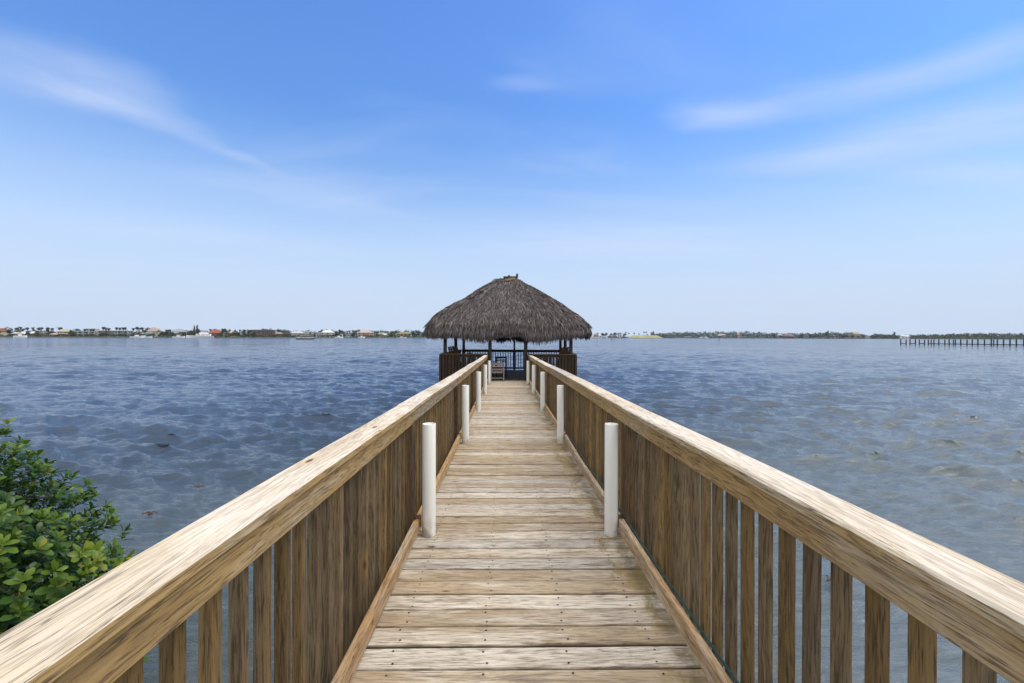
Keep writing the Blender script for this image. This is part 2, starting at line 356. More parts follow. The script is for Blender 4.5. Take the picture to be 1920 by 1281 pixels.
    tag(o, kind='structure')
build_water()
# ------------------------------------------------------------------ boardwalk
SL = 14.5/F
def dz(y): return ZC-1.38-SL*y            # height of the walking surface
CX = 0.105
POSTS = [3.29+3.025*k for k in range(5)]
END = 17.02
walk = empty('boardwalk', (0, 0, 0), label='long bleached plank boardwalk running out over the water to the thatched pavilion', cat='boardwalk')
mb = MB(); y = -1.2; nails = []
while y < END-0.05:
    w = 0.1355+random.uniform(-0.0015, 0.0015); yc = y+w/2
    tilt = random.uniform(-0.003, 0.003); j = random.uniform(-0.012, 0.014); j2 = random.uniform(-0.012, 0.014)
    z = dz(yc)-0.019+random.uniform(-0.0035, 0.0025); sk = random.uniform(-0.002, 0.002)
    if random.random() < 0.07: z += random.choice((-0.004, 0.004))
    mb.sweep([(CX-0.765+j, yc-sk, z-tilt), (CX-0.25, yc, z+random.uniform(-.0012, .0012)), (CX+0.25, yc, z+random.uniform(-.0012, .0012)), (CX+0.765+j2, yc+sk, z+tilt)], w, 0.038, 0.008, mat=0)
    for sxn in (-0.49, -0.085, 0.29, 0.67):
        for dy in (-0.038, 0.036):
            nails.append((sxn+random.uniform(-.012, .012), yc+dy+random.uniform(-.006, .006), z+0.0195))
    y += w+random.choice((0.004, 0.006, 0.008, 0.011))
for nx, ny, nz in nails:
    k = 6; rr_ = 0.0055
    mb.add([(nx+rr_*math.cos(2*math.pi*q/k), ny+rr_*math.sin(2*math.pi*q/k), nz+0.0012) for q in range(k)], [tuple(range(k))], mat=1, rnd=0.5)
mb.build('decking', [M['deck'], M['nail']], walk)
for sxn in (-0.49, -0.085, 0.29, 0.67):
    mb = MB(); mb.sweep([(sxn, -1.2, dz(-1.2)-0.14), (sxn, END, dz(END)-0.14)], 0.04, 0.19, 0.003); mb.build('joist', M['post'], walk)
for py_ in [0.27]+POSTS+[16.6]:
    for s in (-1, 1):
        mb = MB(); mb.tube([(CX+s*0.56, py_+0.2, -1.2), (CX+s*0.56, py_+0.2, dz(py_)-0.24)], 0.11, 12); mb.build('pile', M['post'], walk)
    mb = MB(); mb.sweep([(CX-0.74, py_+0.2, dz(py_)-0.285), (CX+0.74, py_+0.2, dz(py_)-0.285)], 0.09, 0.09, 0.004); mb.build('cross_beam', M['post'], walk)
# railings
def ease(a, n): return [a[0]+(a[1]-a[0])*i/n for i in range(n+1)]
def railing(s):
    sd_ = 'left' if s < 0 else 'right'
    root = empty('wooden_railing', (CX+s*0.8, 0, dz(0)), label=('bleached wooden railing on the left side of the boardwalk, beside the green shrub' if s < 0 else 'bleached wooden railing on the right side of the boardwalk, with the green cable along it'), cat='railing', group='railings of the boardwalk')
    base = Vector((CX+s*0.8, 0, dz(0)))
    bounds = [-0.9, 0.27]+POSTS+[END-0.12]
    def wob(y, amp, ph): return amp*math.sin(y*0.9+ph)+amp*0.6*math.sin(y*2.1+ph*2)
    def rel(x, y, z): return Vector((CX+s*x, y, dz(y)+z))-base
    endlift = lambda y: 0.02*max(0, (y-11.5)/5)**1.0
    for i in range(len(bounds)-1):
        a, b_ = bounds[i], bounds[i+1]
        if i == 0: b0 = a
        mb = MB(); jog = random.uniform(-0.006, 0.006)
        ys = ease((a+0.002, b_-0.002), 7)
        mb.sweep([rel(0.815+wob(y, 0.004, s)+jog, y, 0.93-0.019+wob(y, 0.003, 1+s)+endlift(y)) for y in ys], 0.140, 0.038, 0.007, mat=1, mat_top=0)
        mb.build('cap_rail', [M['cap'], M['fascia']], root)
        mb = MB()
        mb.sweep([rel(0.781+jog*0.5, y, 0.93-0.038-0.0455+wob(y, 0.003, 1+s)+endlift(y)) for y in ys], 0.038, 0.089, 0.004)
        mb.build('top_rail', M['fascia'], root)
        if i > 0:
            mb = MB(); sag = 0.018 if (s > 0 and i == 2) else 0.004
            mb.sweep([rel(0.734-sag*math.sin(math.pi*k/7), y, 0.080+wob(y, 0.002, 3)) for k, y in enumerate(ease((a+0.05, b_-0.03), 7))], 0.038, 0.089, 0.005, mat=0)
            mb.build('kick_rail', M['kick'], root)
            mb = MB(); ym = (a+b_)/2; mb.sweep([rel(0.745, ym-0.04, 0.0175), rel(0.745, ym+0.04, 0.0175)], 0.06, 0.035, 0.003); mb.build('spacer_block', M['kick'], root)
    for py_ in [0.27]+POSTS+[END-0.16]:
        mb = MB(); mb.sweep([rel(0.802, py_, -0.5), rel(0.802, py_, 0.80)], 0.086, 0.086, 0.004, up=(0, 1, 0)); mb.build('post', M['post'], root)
    ys = []; y = 0.27+0.105 - 0.121*9
    k = 0
    for a, b_ in zip(bounds[:-1], bounds[1:]):
        n = max(1, round((b_-a)/0.121)); st = (b_-a)/n
        for q in range(1, n): ys.append(a+q*st)
    ys = [v for v in ys if v > -0.1]
    far = MB()
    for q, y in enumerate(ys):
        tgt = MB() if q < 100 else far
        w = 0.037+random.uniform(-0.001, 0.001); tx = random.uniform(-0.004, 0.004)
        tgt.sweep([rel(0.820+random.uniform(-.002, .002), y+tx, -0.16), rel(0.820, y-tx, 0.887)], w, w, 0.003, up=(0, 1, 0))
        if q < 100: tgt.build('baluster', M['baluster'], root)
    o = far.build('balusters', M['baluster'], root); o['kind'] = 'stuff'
    for o in root.children: pass
    return root
railing(-1); railing(1)
# white pipes standing against the posts
def pipe_mesh():
    mb = MB(); n = 28; ro, ri, h = 0.0485, 0.0425, 0.80
    vs = []
    for r_, z in ((ro, 0), (ro, h-0.002), (ro-0.001, h), (ri, h), (ri, 0)):
        vs += [(r_*math.cos(2*math.pi*k/n), r_*math.sin(2*math.pi*k/n), z) for k in range(n)]
    fs = [(i*n+k, i*n+(k+1) % n, (i+1)*n+(k+1) % n, (i+1)*n+k) for i in range(4) for k in range(n)]
    mb.add(vs, fs, smooth=True); return mb
ordn = ['nearest', 'second nearest', 'middle', 'second farthest', 'farthest']
pipe0 = None
for s in (-1, 1):
    for k, py_ in enumerate(POSTS):
        if pipe0 is None: pipe0 = p = pipe_mesh().build('white_pipe', M['pipe'])
        else: p = pipe0.copy(); COL.objects.link(p)
        xx = CX+s*(0.668 if s > 0 else 0.650)
        p.location = (xx, py_, dz(py_)+0.001); p.rotation_euler = (random.uniform(-.004, .004), 0.006*s*(k % 2), 1.3*k+s)
        tag(p, f'{ordn[k]} of the five white plastic pipes standing along the {"left" if s < 0 else "right"} railing', 'pipe', 'white plastic pipes standing against the railing posts')
# cable along the right kick rail
mb = MB(); pts = []
for i in range(90):
    y = 0.5+i*0.085
    pts.append((CX+0.757+0.004+0.004*math.sin(y*2.3)+(0.0), y, dz(y)+0.128+0.004*math.sin(y*3.7)+0.003*math.sin(y*9)))
mb.tube(pts, 0.0062, 8)
cb = mb.build('green_cable', M['cable']); tag(cb, 'thin dark green cable lying along the top of the right kick rail', 'cable')
mb = MB(); yc = 1.42
mb.tube([(CX+0.708, yc-0.02, dz(yc)+0.03), (CX+0.710, yc, dz(yc)+0.12), (CX+0.722, yc, dz(yc)+0.135), (CX+0.762, yc+0.01, dz(yc)+0.140)], 0.003, 6)
o = mb.build('cable_tie', M['clip'], cb)
mb = MB(); yb = 12.1
for x0, x1, z0, z1 in ((0.735, 0.895, 0.955, 0.962), (0.732, 0.738, 0.82, 0.96)):
    mb.box((CX+(x0+x1)/2, yb, dz(yb)+(z0+z1)/2), (x1-x0, 0.05, z1-z0))
tag(mb.build('black_strap', M['black']), 'black strap wrapped over the right railing cap near the pavilion', 'strap')
# ------------------------------------------------------------------ pavilion
GZ = ZC-1.68; GY = 17.2; GX = 0.10; GYAW = R(-2.5)
gaz = empty('thatched_pavilion', (GX, GY, GZ), GYAW, label='square open pavilion with a thick grey thatched roof at the end of the boardwalk', cat='pavilion')
mb = MB(); x = -2.5
while x < 2.5:
    mb.sweep([(x+0.07, -0.16, -0.019+random.uniform(-.002, .002)), (x+0.07, 5.28, -0.019+random.uniform(-.002, .002))], 0.138, 0.038, 0.004); x += 0.144
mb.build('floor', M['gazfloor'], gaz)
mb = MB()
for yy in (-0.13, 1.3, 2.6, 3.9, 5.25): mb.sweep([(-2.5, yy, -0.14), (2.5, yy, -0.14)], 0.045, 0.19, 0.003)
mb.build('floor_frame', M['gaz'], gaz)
PP = [(-2.38, 0.0), (-0.68, 0.0), (0.68, 0.0), (2.38, 0.0), (-2.38, 2.6), (2.38, 2.6), (-2.38, 5.2), (2.38, 5.2)]
for (x, y) in PP:
    mb = MB(); top = 2.14
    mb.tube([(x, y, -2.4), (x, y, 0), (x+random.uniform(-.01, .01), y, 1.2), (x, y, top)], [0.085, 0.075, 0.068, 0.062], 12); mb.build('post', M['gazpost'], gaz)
mb = MB(); mb.sweep([(0.12, 5.2, -0.3), (0.12, 5.2, 2.3)], 0.085, 0.085, 0.004, up=(0, 1, 0)); mb.build('post', M['gazpost'], gaz)
def grail(a, b_, z0=-0.28, dense=0.108, bw=0.040, offs=0.05):
    a = Vector((*a, 0)); b_ = Vector((*b_, 0)); d = (b_-a); L = d.length; d.normalize(); nrm = Vector((d.y, -d.x, 0))
    mb = MB()
    mb.sweep([a+Vector((0, 0, 0.985)), b_+Vector((0, 0, 0.985))], 0.14, 0.036, 0.004, mat=1)
    mb.sweep([a-nrm*0.02+Vector((0, 0, 0.922)), b_-nrm*0.02+Vector((0, 0, 0.922))], 0.038, 0.089, 0.003)
    mb.sweep([a-nrm*0.02+Vector((0, 0, 0.10)), b_-nrm*0.02+Vector((0, 0, 0.10))], 0.038, 0.070, 0.003)
    n = round(L/dense)
    for i in range(n+1):
        p = a+d*(L*i/n)+nrm*0.024
        mb.sweep([p+Vector((0, 0, z0)), p+Vector((0, 0, 0.966))], bw, 0.037, 0.002, up=tuple(nrm))
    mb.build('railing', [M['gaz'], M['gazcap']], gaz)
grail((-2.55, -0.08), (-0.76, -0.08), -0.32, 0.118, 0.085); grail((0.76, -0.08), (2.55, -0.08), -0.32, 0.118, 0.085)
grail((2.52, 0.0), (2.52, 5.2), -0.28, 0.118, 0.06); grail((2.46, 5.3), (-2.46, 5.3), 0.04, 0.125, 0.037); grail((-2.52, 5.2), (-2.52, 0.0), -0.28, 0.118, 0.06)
# beams and poles under the roof
mb = MB()
for (a, b_) in (((-2.42, 0), (2.42, 0)), ((-2.42, 5.2), (2.42, 5.2)), ((-2.38, -0.02), (-2.38, 5.22)), ((2.38, -0.02), (2.38, 5.22)), ((-2.5, 2.6), (2.5, 2.6))):
    mb.tube([(*a, 2.16), (*b_, 2.16)], 0.06, 8)
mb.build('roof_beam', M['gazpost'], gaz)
mb = MB()
for i in range(28):
    t_ = 2*math.pi*i/28; cx, cy = math.cos(t_), math.sin(t_); q = (abs(cx)**3.2+abs(cy)**3.2)**(-1/3.2)
    mb.tube([(0.1*cx, 2.6+0.1*cy, 3.95), (2.55*q*cx, 2.6+2.5*q*cy, 2.02)], 0.03, 6)
mb.build('rafter', M['gazpost'], gaz)
# thatch
thatch_m, t, b, o = newmat('grey_thatch')
rn = t.new('ShaderNodeAttribute', attribute_name='rnd').outputs['Fac']
oc = t.new('ShaderNodeTexCoord').outputs['Object']
c = t.ramp(rn, [(0, (0.05, 0.038, 0.036)), (0.35, (0.100, 0.086, 0.088)), (0.7, (0.185, 0.165, 0.165)), (0.93, (0.32, 0.29, 0.28)), (1, (0.50, 0.44, 0.38))])
bn = t.noise(oc, 1.8, 4, 0.6)
c = t.mix(t.range(bn, 0.55, 0.75, 0, 0.35), c, (0.13, 0.075, 0.05))
bn2 = t.noise(t.mapping(oc, loc=(5, 5, 5)), 1.1, 4, 0.6)
c = t.mix(t.range(bn2, 0.58, 0.75, 0, 0.30), c, (0.11, 0.12, 0.06))
t.put(b.inputs['Base Color'], c); b.inputs['Roughness'].default_value = 0.85; b.inputs['Specular IOR Level'].default_value = 0.15
PRZ = np.array([(0.0, 4.12), (0.10, 4.07), (0.20, 3.88), (0.35, 3.60), (0.64, 3.02), (0.87, 2.47), (0.97, 2.12), (1.0, 1.82), (0.985, 1.66)])
def prof(u):   # u 0..1 along the profile
    seg = np.r_[0, np.cumsum(np.hypot(np.diff(PRZ[:, 0])*3.2, np.diff(PRZ[:, 1])))]; seg /= seg[-1]
    return np.interp(u, seg, PRZ[:, 0]), np.interp(u, seg, PRZ[:, 1])
def eave_drop(th):
    # th: angle; the eave hangs lower in the middle of each side, higher at the corners and over the entrance
    cx, cy = np.cos(th), np.sin(th); corner = 1-np.abs(np.abs(cx)-np.abs(cy))*1.3
    d = np.where(np.abs(cy) > np.abs(cx), -0.18+0.30*np.clip(corner, 0, 1), 0.06+0.06*np.clip(corner, 0, 1))
    d = d+0.035*np.sin(th*9+1)+0.03*np.sin(th*17)
    front = np.exp(-((np.arctan2(np.sin(th+np.pi/2), np.cos(th+np.pi/2))-0.03)/0.20)**4)
    return d+0.34*front
def surf(u, th):
    r, z = prof(u)
    cx, cy = np.cos(th), np.sin(th)
    n = 2.4+2.6*np.clip(u, 0, 1)
    q = (np.abs(cx)**n+np.abs(cy)**n)**(-1/n)
    lump = 1+0.012*np.sin(th*7+u*9)+0.010*np.sin(th*13-u*6)
    x = -0.04-0.10*(1-u)+3.30*r*q*cx*lump+0.16*(1-u)*np.sign(cx)*np.minimum(1, np.abs(cx)*4); y = 2.6+3.12*r*q*cy*lump
    w = np.clip((u-0.80)/0.20, 0, 1)**1.5
    z = z+w*eave_drop(th)+0.03*np.sin(th*5+u*11)
    return np.stack([x, y, z], -1)
nu, nt = 40, 160
U, TH = np.meshgrid(np.linspace(0, 1, nu), np.linspace(0, 2*np.pi, nt, endpoint=False), indexing='ij')
Vt = surf(U, TH)
inner = surf(np.array([0.0])[:, None]*0+0.93, TH[:1]); inner[..., :2] = (inner[..., :2]-[0, 2.6])*0.9+[0, 2.6]; inner[..., 2] = inner[..., 2]*0+1.93
innt = inner.copy(); innt[..., :2] = (innt[..., :2]-[0, 2.6])*0.03+[0, 2.6]; innt[..., 2] = 3.9
Vt = np.concatenate([Vt, inner, innt], 0); nn = nu+2
i = np.arange(nn-1)[:, None]*nt; j = np.arange(nt)[None, :]; j2 = (j+1) % nt
Fb = np.stack([i+j, i+nt+j, i+nt+j2, i+j2], -1).reshape(-1, 4)
rndb = np.full(nn*nt, 0.12)
# blades
NB = 46000
rg = np.random.default_rng(11)
ub = rg.uniform(0.0, 1.0, NB)**0.62; tb = rg.uniform(0, 2*np.pi, NB)
fr = rg.random(NB) < 0.16; ub[fr] = rg.uniform(0.93, 1.0, fr.sum())
Pb = surf(ub, tb); e = 1e-3
du = surf(np.minimum(ub+e, 1), tb)-surf(np.minimum(ub+e, 1)-e, tb); du /= np.linalg.norm(du, axis=1, keepdims=True)+1e-9
dt = surf(ub, tb+e)-surf(ub, tb-e); dt /= np.linalg.norm(dt, axis=1, keepdims=True)+1e-9
nr_ = np.cross(dt, du); nr_ *= np.sign((nr_*(Pb-np.array([0, 2.6, 1.5]))).sum(1, keepdims=True)); nr_ /= np.linalg.norm(nr_, axis=1, keepdims=True)+1e-9
ln = rg.uniform(0.14, 0.42, NB)[:, None]; wd = rg.uniform(0.005, 0.016, NB)[:, None]
dirv = du+dt*rg.normal(0, 0.28, NB)[:, None]+nr_*rg.uniform(0.0, 0.20, NB)[:, None]; dirv[:, 2] -= 0.10
dirv /= np.linalg.norm(dirv, axis=1, keepdims=True)
hang = np.clip((ub-0.9)/0.1, 0, 1)[:, None]
lnh = ln*(1-0.35*hang)
down = np.array([0, 0, -1.0]); dir2 = dirv*(1-hang*0.7)+down*(0.25+hang*0.9); dir2 /= np.linalg.norm(dir2, axis=1, keepdims=True)
sd2 = dt*np.cos(rg.uniform(-0.9, 0.9, NB))[:, None]+nr_*np.sin(rg.uniform(-0.9, 0.9, NB))[:, None]
p0 = Pb-dirv*lnh*0.3+nr_*0.01; p1 = Pb+dirv*lnh*0.3+nr_*rg.uniform(0.015, 0.045, NB)[:, None]; p2 = p1+dir2*lnh*0.5
Vb = np.stack([p0-sd2*wd, p0+sd2*wd, p1+sd2*wd, p1-sd2*wd, p2+sd2*wd*0.35, p2-sd2*wd*0.35], 1).reshape(-1, 3)
bi = np.arange(NB)[:, None]*6+len(Vt.reshape(-1, 3))
Fbl = np.concatenate([bi+np.array([[0, 1, 2, 3]]), bi+np.array([[3, 2, 4, 5]])], 0)
rb = np.repeat(np.clip(rg.beta(2.2, 2.6, NB)+0.0, 0, 1), 6)
npmesh('thatch_roof', np.concatenate([Vt.reshape(-1, 3), Vb]), np.concatenate([Fb, Fbl]), thatch_m, gaz, {'rnd': np.concatenate([rndb, rb])})
# ridge boards
M['ridge'] = wood('ridge_board', (0.52, 0.40, 0.24), (0.38, 0.27, 0.15), (0.18, 0.12, 0.07), (0.45, 0.28, 0.11), 0.5, knots=False)
mb = MB()
mb.sweep([(-0.30, 2.22, 4.00), (0.02, 2.20, 4.09), (0.20, 2.20, 4.12)], 0.02, 0.13, 0.003); mb.sweep([(0.16, 2.24, 4.14), (0.36, 2.26, 4.02), (0.52, 2.32, 3.93)], 0.02, 0.07, 0.003)
mb.sweep([(-0.34, 2.6, 4.04), (0.34, 2.6, 4.10)], 0.5, 0.05, 0.01)
mb.build('ridge_cap', M['ridge'], gaz)
mb = MB()
mb.sweep([(-0.30, 2.45, 4.20), (0.32, 2.50, 4.21)], 0.16, 0.09, 0.01)
mb.tube([(-0.06, 2.5, 4.22), (-0.06, 2.5, 4.30)], 0.05, 8); mb.tube([(0.28, 2.5, 4.22), (0.30, 2.5, 4.37)], 0.045, 8); mb.tube([(-0.56, 2.5, 3.80), (-0.57, 2.5, 3.95)], 0.05, 8)
mb.build('ridge_log', M['gazpost'], gaz)
# ------------------------------------------------------------------ pavilion furniture
def gp(x, y, z=0): c_, s_ = math.cos(GYAW), math.sin(GYAW); return (GX+x*c_-y*s_, GY+x*s_+y*c_, GZ+z)
def slat_chair(name, loc, rz, mat, label, W_=0.46, H=0.68, seat=0.36, slats=3):
    r = empty(name, loc, rz, label, 'chair')
    for s in (-1, 1):
        mb = MB(); mb.sweep([(s*W_/2, 0, 0), (s*W_/2, 0, H)], 0.045, 0.03, 0.003, up=(0, 1, 0)); mb.build('leg', mat, r)
        mb = MB(); mb.sweep([(s*W_/2, 0.42, 0), (s*W_/2, 0.42, seat+0.2)], 0.04, 0.03, 0.003, up=(0, 1, 0)); mb.build('leg', mat, r)
        mb = MB(); mb.sweep([(s*W_/2, -0.02, seat+0.21), (s*W_/2, 0.46, seat+0.21)], 0.06, 0.024, 0.003); mb.build('armrest', mat, r)
    mb = MB()
    for k in range(slats):
        z = H-0.045-k*0.10; mb.sweep([(-W_/2+0.02, 0.0, z), (W_/2-0.02, 0.0, z)], 0.02, 0.078 if k == 0 else 0.045, 0.003)
    mb.build('backrest', mat, r)
    mb = MB()
    for k in range(6): mb.sweep([(-W_/2+0.02, 0.05+0.07*k, seat), (W_/2-0.02, 0.05+0.07*k, seat)], 0.055, 0.02, 0.002)
    mb.sweep([(-W_/2, 0.02, seat-0.04), (W_/2, 0.02, seat-0.04)], 0.02, 0.06, 0.002)
    mb.build('seat', mat, r)
    mb = MB(); mb.sweep([(-W_/2, 0.0, 0.11), (W_/2, 0.0, 0.11)], 0.025, 0.03, 0.002); mb.build('rung', mat, r)
    return r
slat_chair('garden_chair', (-0.285, 16.75, dz(16.75)), 0.02, M['greywood'], 'grey weathered slatted garden chair standing where the boardwalk meets the pavilion')
slat_chair('metal_chair', gp(-0.30, 1.0), 0.35, M['black'], 'low black metal chair just behind the grey slatted chair', W_=0.42, H=0.86, seat=0.42, slats=2)
def adirondack(loc, rz, label, H=1.2):
    r = empty('deck_chair', loc, rz, label, 'chair', 'brown wooden chairs inside the pavilion')
    m_ = M['chairwood']
    mb = MB()
    for k in range(5): x = -0.22+0.11*k; mb.sweep([(x, 0.0, 0.30), (x*1.15, 0.30, H-0.02*abs(k-2))], 0.10, 0.02, 0.003, up=(0, 1, 0.3))
    mb.build('backrest', m_, r)
    mb = MB()
    for k in range(6): mb.sweep([(-0.27, -0.48+0.09*k, 0.40-0.018*k), (0.27, -0.48+0.09*k, 0.40-0.018*k)], 0.078, 0.02, 0.003)
    mb.build('seat', m_, r)
    for s in (-1, 1):
        mb = MB(); mb.sweep([(s*0.31, -0.5, 0.60), (s*0.31, 0.22, 0.60)], 0.12, 0.022, 0.003); mb.build('armrest', m_, r)
        mb = MB(); mb.sweep([(s*0.28, -0.46, 0), (s*0.28, -0.46, 0.59)], 0.09, 0.025, 0.003, up=(0, 1, 0)); mb.build('leg', m_, r)
        mb = MB(); mb.sweep([(s*0.28, -0.44, 0.38), (s*0.28, 0.40, 0.03)], 0.025, 0.1, 0.003); mb.build('leg', m_, r)
    return r
adirondack(gp(-1.95, 0.55), R(135), 'tall brown wooden chair rising above the rail at the left front corner post', 1.28)
adirondack(gp(2.02, 0.6), R(-140), 'tall brown wooden chair in the right front corner of the pavilion beside the corner post', 1.28)
adirondack(gp(-1.55, 3.2), R(80), 'brown wooden chair by the left side rail of the pavilion, deeper inside', 0.95)
slat_chair('garden_chair', gp(1.35, 3.6), R(170), M['chairwood'], 'dark brown slatted chair near the right rear of the pavilion', W_=0.5, H=0.82, seat=0.4, slats=3)
# ------------------------------------------------------------------ shrub beside the left railing
def leafmat(name, cols, gloss=0.38, trans=0.25):
    m, t, b, o = newmat(name)
    rn = t.new('ShaderNodeAttribute', attribute_name='rnd').outputs['Fac']
    c = t.ramp(rn, cols)
    t.put(b.inputs['Base Color'], c); b.inputs['Roughness'].default_value = gloss; b.inputs['Specular IOR Level'].default_value = 0.4
    if trans:
        tr = t.new('ShaderNodeBsdfTranslucent'); t.put(tr.inputs[0], c); mx = t.new('ShaderNodeMixShader'); mx.inputs[0].default_value = trans
        t.l.new(b.outputs[0], mx.inputs[1]); t.l.new(tr.outputs[0], mx.inputs[2]); t.l.new(mx.outputs[0], o.inputs[0])
    return m
M['leaf'] = leafmat('shrub_leaf', [(0, (0.024, 0.062, 0.013)), (0.35, (0.055, 0.125, 0.016)), (0.62, (0.115, 0.200, 0.020)), (0.90, (0.20, 0.28, 0.025)), (1, (0.36, 0.33, 0.04))], 0.33, 0.3)
M['twig'] = plain('shrub_twig', (0.09, 0.065, 0.045), 0.8)
def shrub():
    root = empty('mangrove_shrub', (-5.14, 3.35, 0), label='dense glossy green shrub growing out of the water beside the left railing', cat='shrub')
    rg = np.random.default_rng(5); C = np.array([0, 0, 0.74]); rad = np.array([1.95, 1.75, 1.50])
    tips = []
    while len(tips) < 5200:
        d = rg.normal(size=3); d /= np.linalg.norm(d)
        if d[2] < -0.55: continue
        q = rg.uniform(0.16, 1.0)**0.5*(1+0.10*math.sin(d[0]*7+1)+0.09*math.sin(d[1]*9+d[2]*5))
        p = C+d*rad*q
        if p[2] < 0.12: continue
        tips.append((p, d, q))
    Vs = []; Fs = []; Rn = []; nb = 0
    st = MB()
    hubs = []
    for k in range(16):
        a = rg.uniform(0, 6.28); d = np.array([math.cos(a)*rg.uniform(.2, 1), math.sin(a)*rg.uniform(.2, 1), rg.uniform(.3, 1)]); h = C+d*rad*0.5
        hubs.append(h); st.tube([(d[0]*.25, d[1]*.25, -0.5), tuple(h*np.array([.5, .5, .45])), tuple(h)], [0.035, 0.026, 0.016], 7)
    st.build('stem', M['twig'], root)
    tw = MB()
    for (p, d, q) in tips:
        h = min(hubs, key=lambda hh: np.linalg.norm(hh-p)); mid = (h+p)/2+rg.normal(0, .05, 3)
        if rg.random() < 0.22 and np.linalg.norm(h-p) < 0.8: tw.tube([tuple(h), tuple(mid), tuple(p)], [0.009, 0.006, 0.003], 5)
        ax = d*0.7+np.array([0, 0, 0.65])+rg.normal(0, .25, 3); ax /= np.linalg.norm(ax)
        a1 = np.cross(ax, [0.3, 0.2, 0.9]); a1 /= np.linalg.norm(a1); a2 = np.cross(ax, a1)
        leaf_tone = np.clip(0.05+0.55*max(0, q-0.72)/0.4+rg.normal(0, .16), 0, 0.88)  # leaf colour turns paler towards the outside of the crown
        n = rg.integers(7, 11)
        for i in range(n):
            lev = i/n; phi = i*2.4+rg.uniform(-.3, .3); sp = 0.35+0.95*(1-lev)
            ld = ax*math.cos(sp)+(a1*math.cos(phi)+a2*math.sin(phi))*math.sin(sp); ld /= np.linalg.norm(ld)
            L = rg.uniform(0.065, 0.120)*(1-0.35*lev); Wd = L*rg.uniform(0.20, 0.27)
            sdv = np.cross(ld, ax); sdv /= np.linalg.norm(sdv)+1e-6; up = np.cross(sdv, ld)
            b0 = p-ax*(0.05*(1-lev))
            cup = 0.25*Wd; dr = -0.12*L
            pts = [b0, b0+ld*L*.35+sdv*Wd*.72+up*cup, b0+ld*L*.35, b0+ld*L*.35-sdv*Wd*.72+up*cup,
                   b0+ld*L*.70+sdv*Wd+up*(cup+dr*.5), b0+ld*L*.70+up*dr*.4, b0+ld*L*.70-sdv*Wd+up*(cup+dr*.5), b0+ld*L*.93+sdv*Wd*.5+up*dr, b0+ld*L*.93-sdv*Wd*.5+up*dr, b0+ld*L+up*dr]
            Vs += pts; bI = nb
            Fs += [(bI, bI+1, bI+2, bI+2), (bI, bI+2, bI+3, bI+3), (bI+1, bI+4, bI+5, bI+2), (bI+2, bI+5, bI+6, bI+3), (bI+4, bI+7, bI+9, bI+5), (bI+5, bI+9, bI+8, bI+6)]
            r_ = np.clip(leaf_tone+rg.normal(0, .08)+0.12*lev, 0, 0.94)
            if rg.random() < 0.012: r_ = 1.0
            Rn += [r_]*10; nb += 10
    tw.build('twigs', M['twig'], root)
    me = bpy.data.meshes.new('foliage'); me.from_pydata([tuple(v) for v in Vs], [], [tuple(dict.fromkeys(f)) for f in Fs]); me.materials.append(M['leaf'])
    a = me.attributes.new('rnd', 'FLOAT', 'POINT'); a.data.foreach_set('value', np.array(Rn, np.float32))
    me.polygons.foreach_set('use_smooth', [True]*len(me.polygons)); me.update()
    o = bpy.data.objects.new('foliage', me); COL.objects.link(o); o.parent = root
shrub()
# ------------------------------------------------------------------ far shore
def hor(px): return 630+(px-960)*0.0039
def at(px, d, z=0.0):
    u = (px-960)/F; c_, s_ = math.cos(YAW), math.sin(YAW)
    return Vector((d*(u*c_+s_), d*(c_-u*s_), z))
def zat(px, py, d): return ZC+d*(hor(px)-py)/F
def shore(px): return float(np.interp(px, [-500, 0, 500, 800, 1120, 1260, 1400, 1920, 2500], [380, 400, 440, 560, 700, 860, 900, 900, 880]))
M['lawn'] = plain('shore_lawn', (0.07, 0.10, 0.03), 0.9, 0.4, 0.05)
M['seawall'] = plain('seawall', (0.10, 0.10, 0.095), 0.9, 0.3, 0.3)
M['drygrass'] = plain('dry_grass', (0.34, 0.32, 0.15), 0.95, 0.25, 0.12)
pxs = np.arange(-520, 2500, 20.0)
V = []; 
for q in pxs:
    d = shore(q); V += [at(q, d, -1.0), at(q, d, 0.75), at(q, d+0.5, 0.8), at(q, d+400, 1.6)]
Fq = []; mi = []
for i in range(len(pxs)-1):
    for k in range(3): Fq.append((i*4+k, (i+1)*4+k, (i+1)*4+k+1, i*4+k+1)); mi.append(1 if k < 2 else 0)
o = npmesh('far_shore', np.array(V), np.array(Fq), [M['lawn'], M['seawall']], midx=np.array(mi)); tag(o, kind='structure')
# grassy bank
def bank(px0, px1, ytop, d, name):
    n = 24; V = []; 
    for i in range(n+1):
        q = px0+(px1-px0)*i/n; e = min(1, 5.0*i/n, 4.0*(n-i)/n); e = e*e*(3-2*e)
        h = (zat(q, ytop, d)-0.6)*e+0.3*math.sin(i*1.7)*e
        V += [at(q, d, 0.4), at(q, d+8, 0.6+h*0.75), at(q, d+20, 0.8+h), at(q, d+60, 0.8)]
    Fq = [(i*4+k, (i+1)*4+k, (i+1)*4+k+1, i*4+k+1) for i in range(n) for k in range(3)]
    return tag(npmesh(name, np.array(V), np.array(Fq), M['drygrass'], smooth=True), kind='structure')
bank(1174, 1246, 629.0, 760, 'grassy_bank'); bank(1096, 1136, 632.6, 690, 'grassy_point')
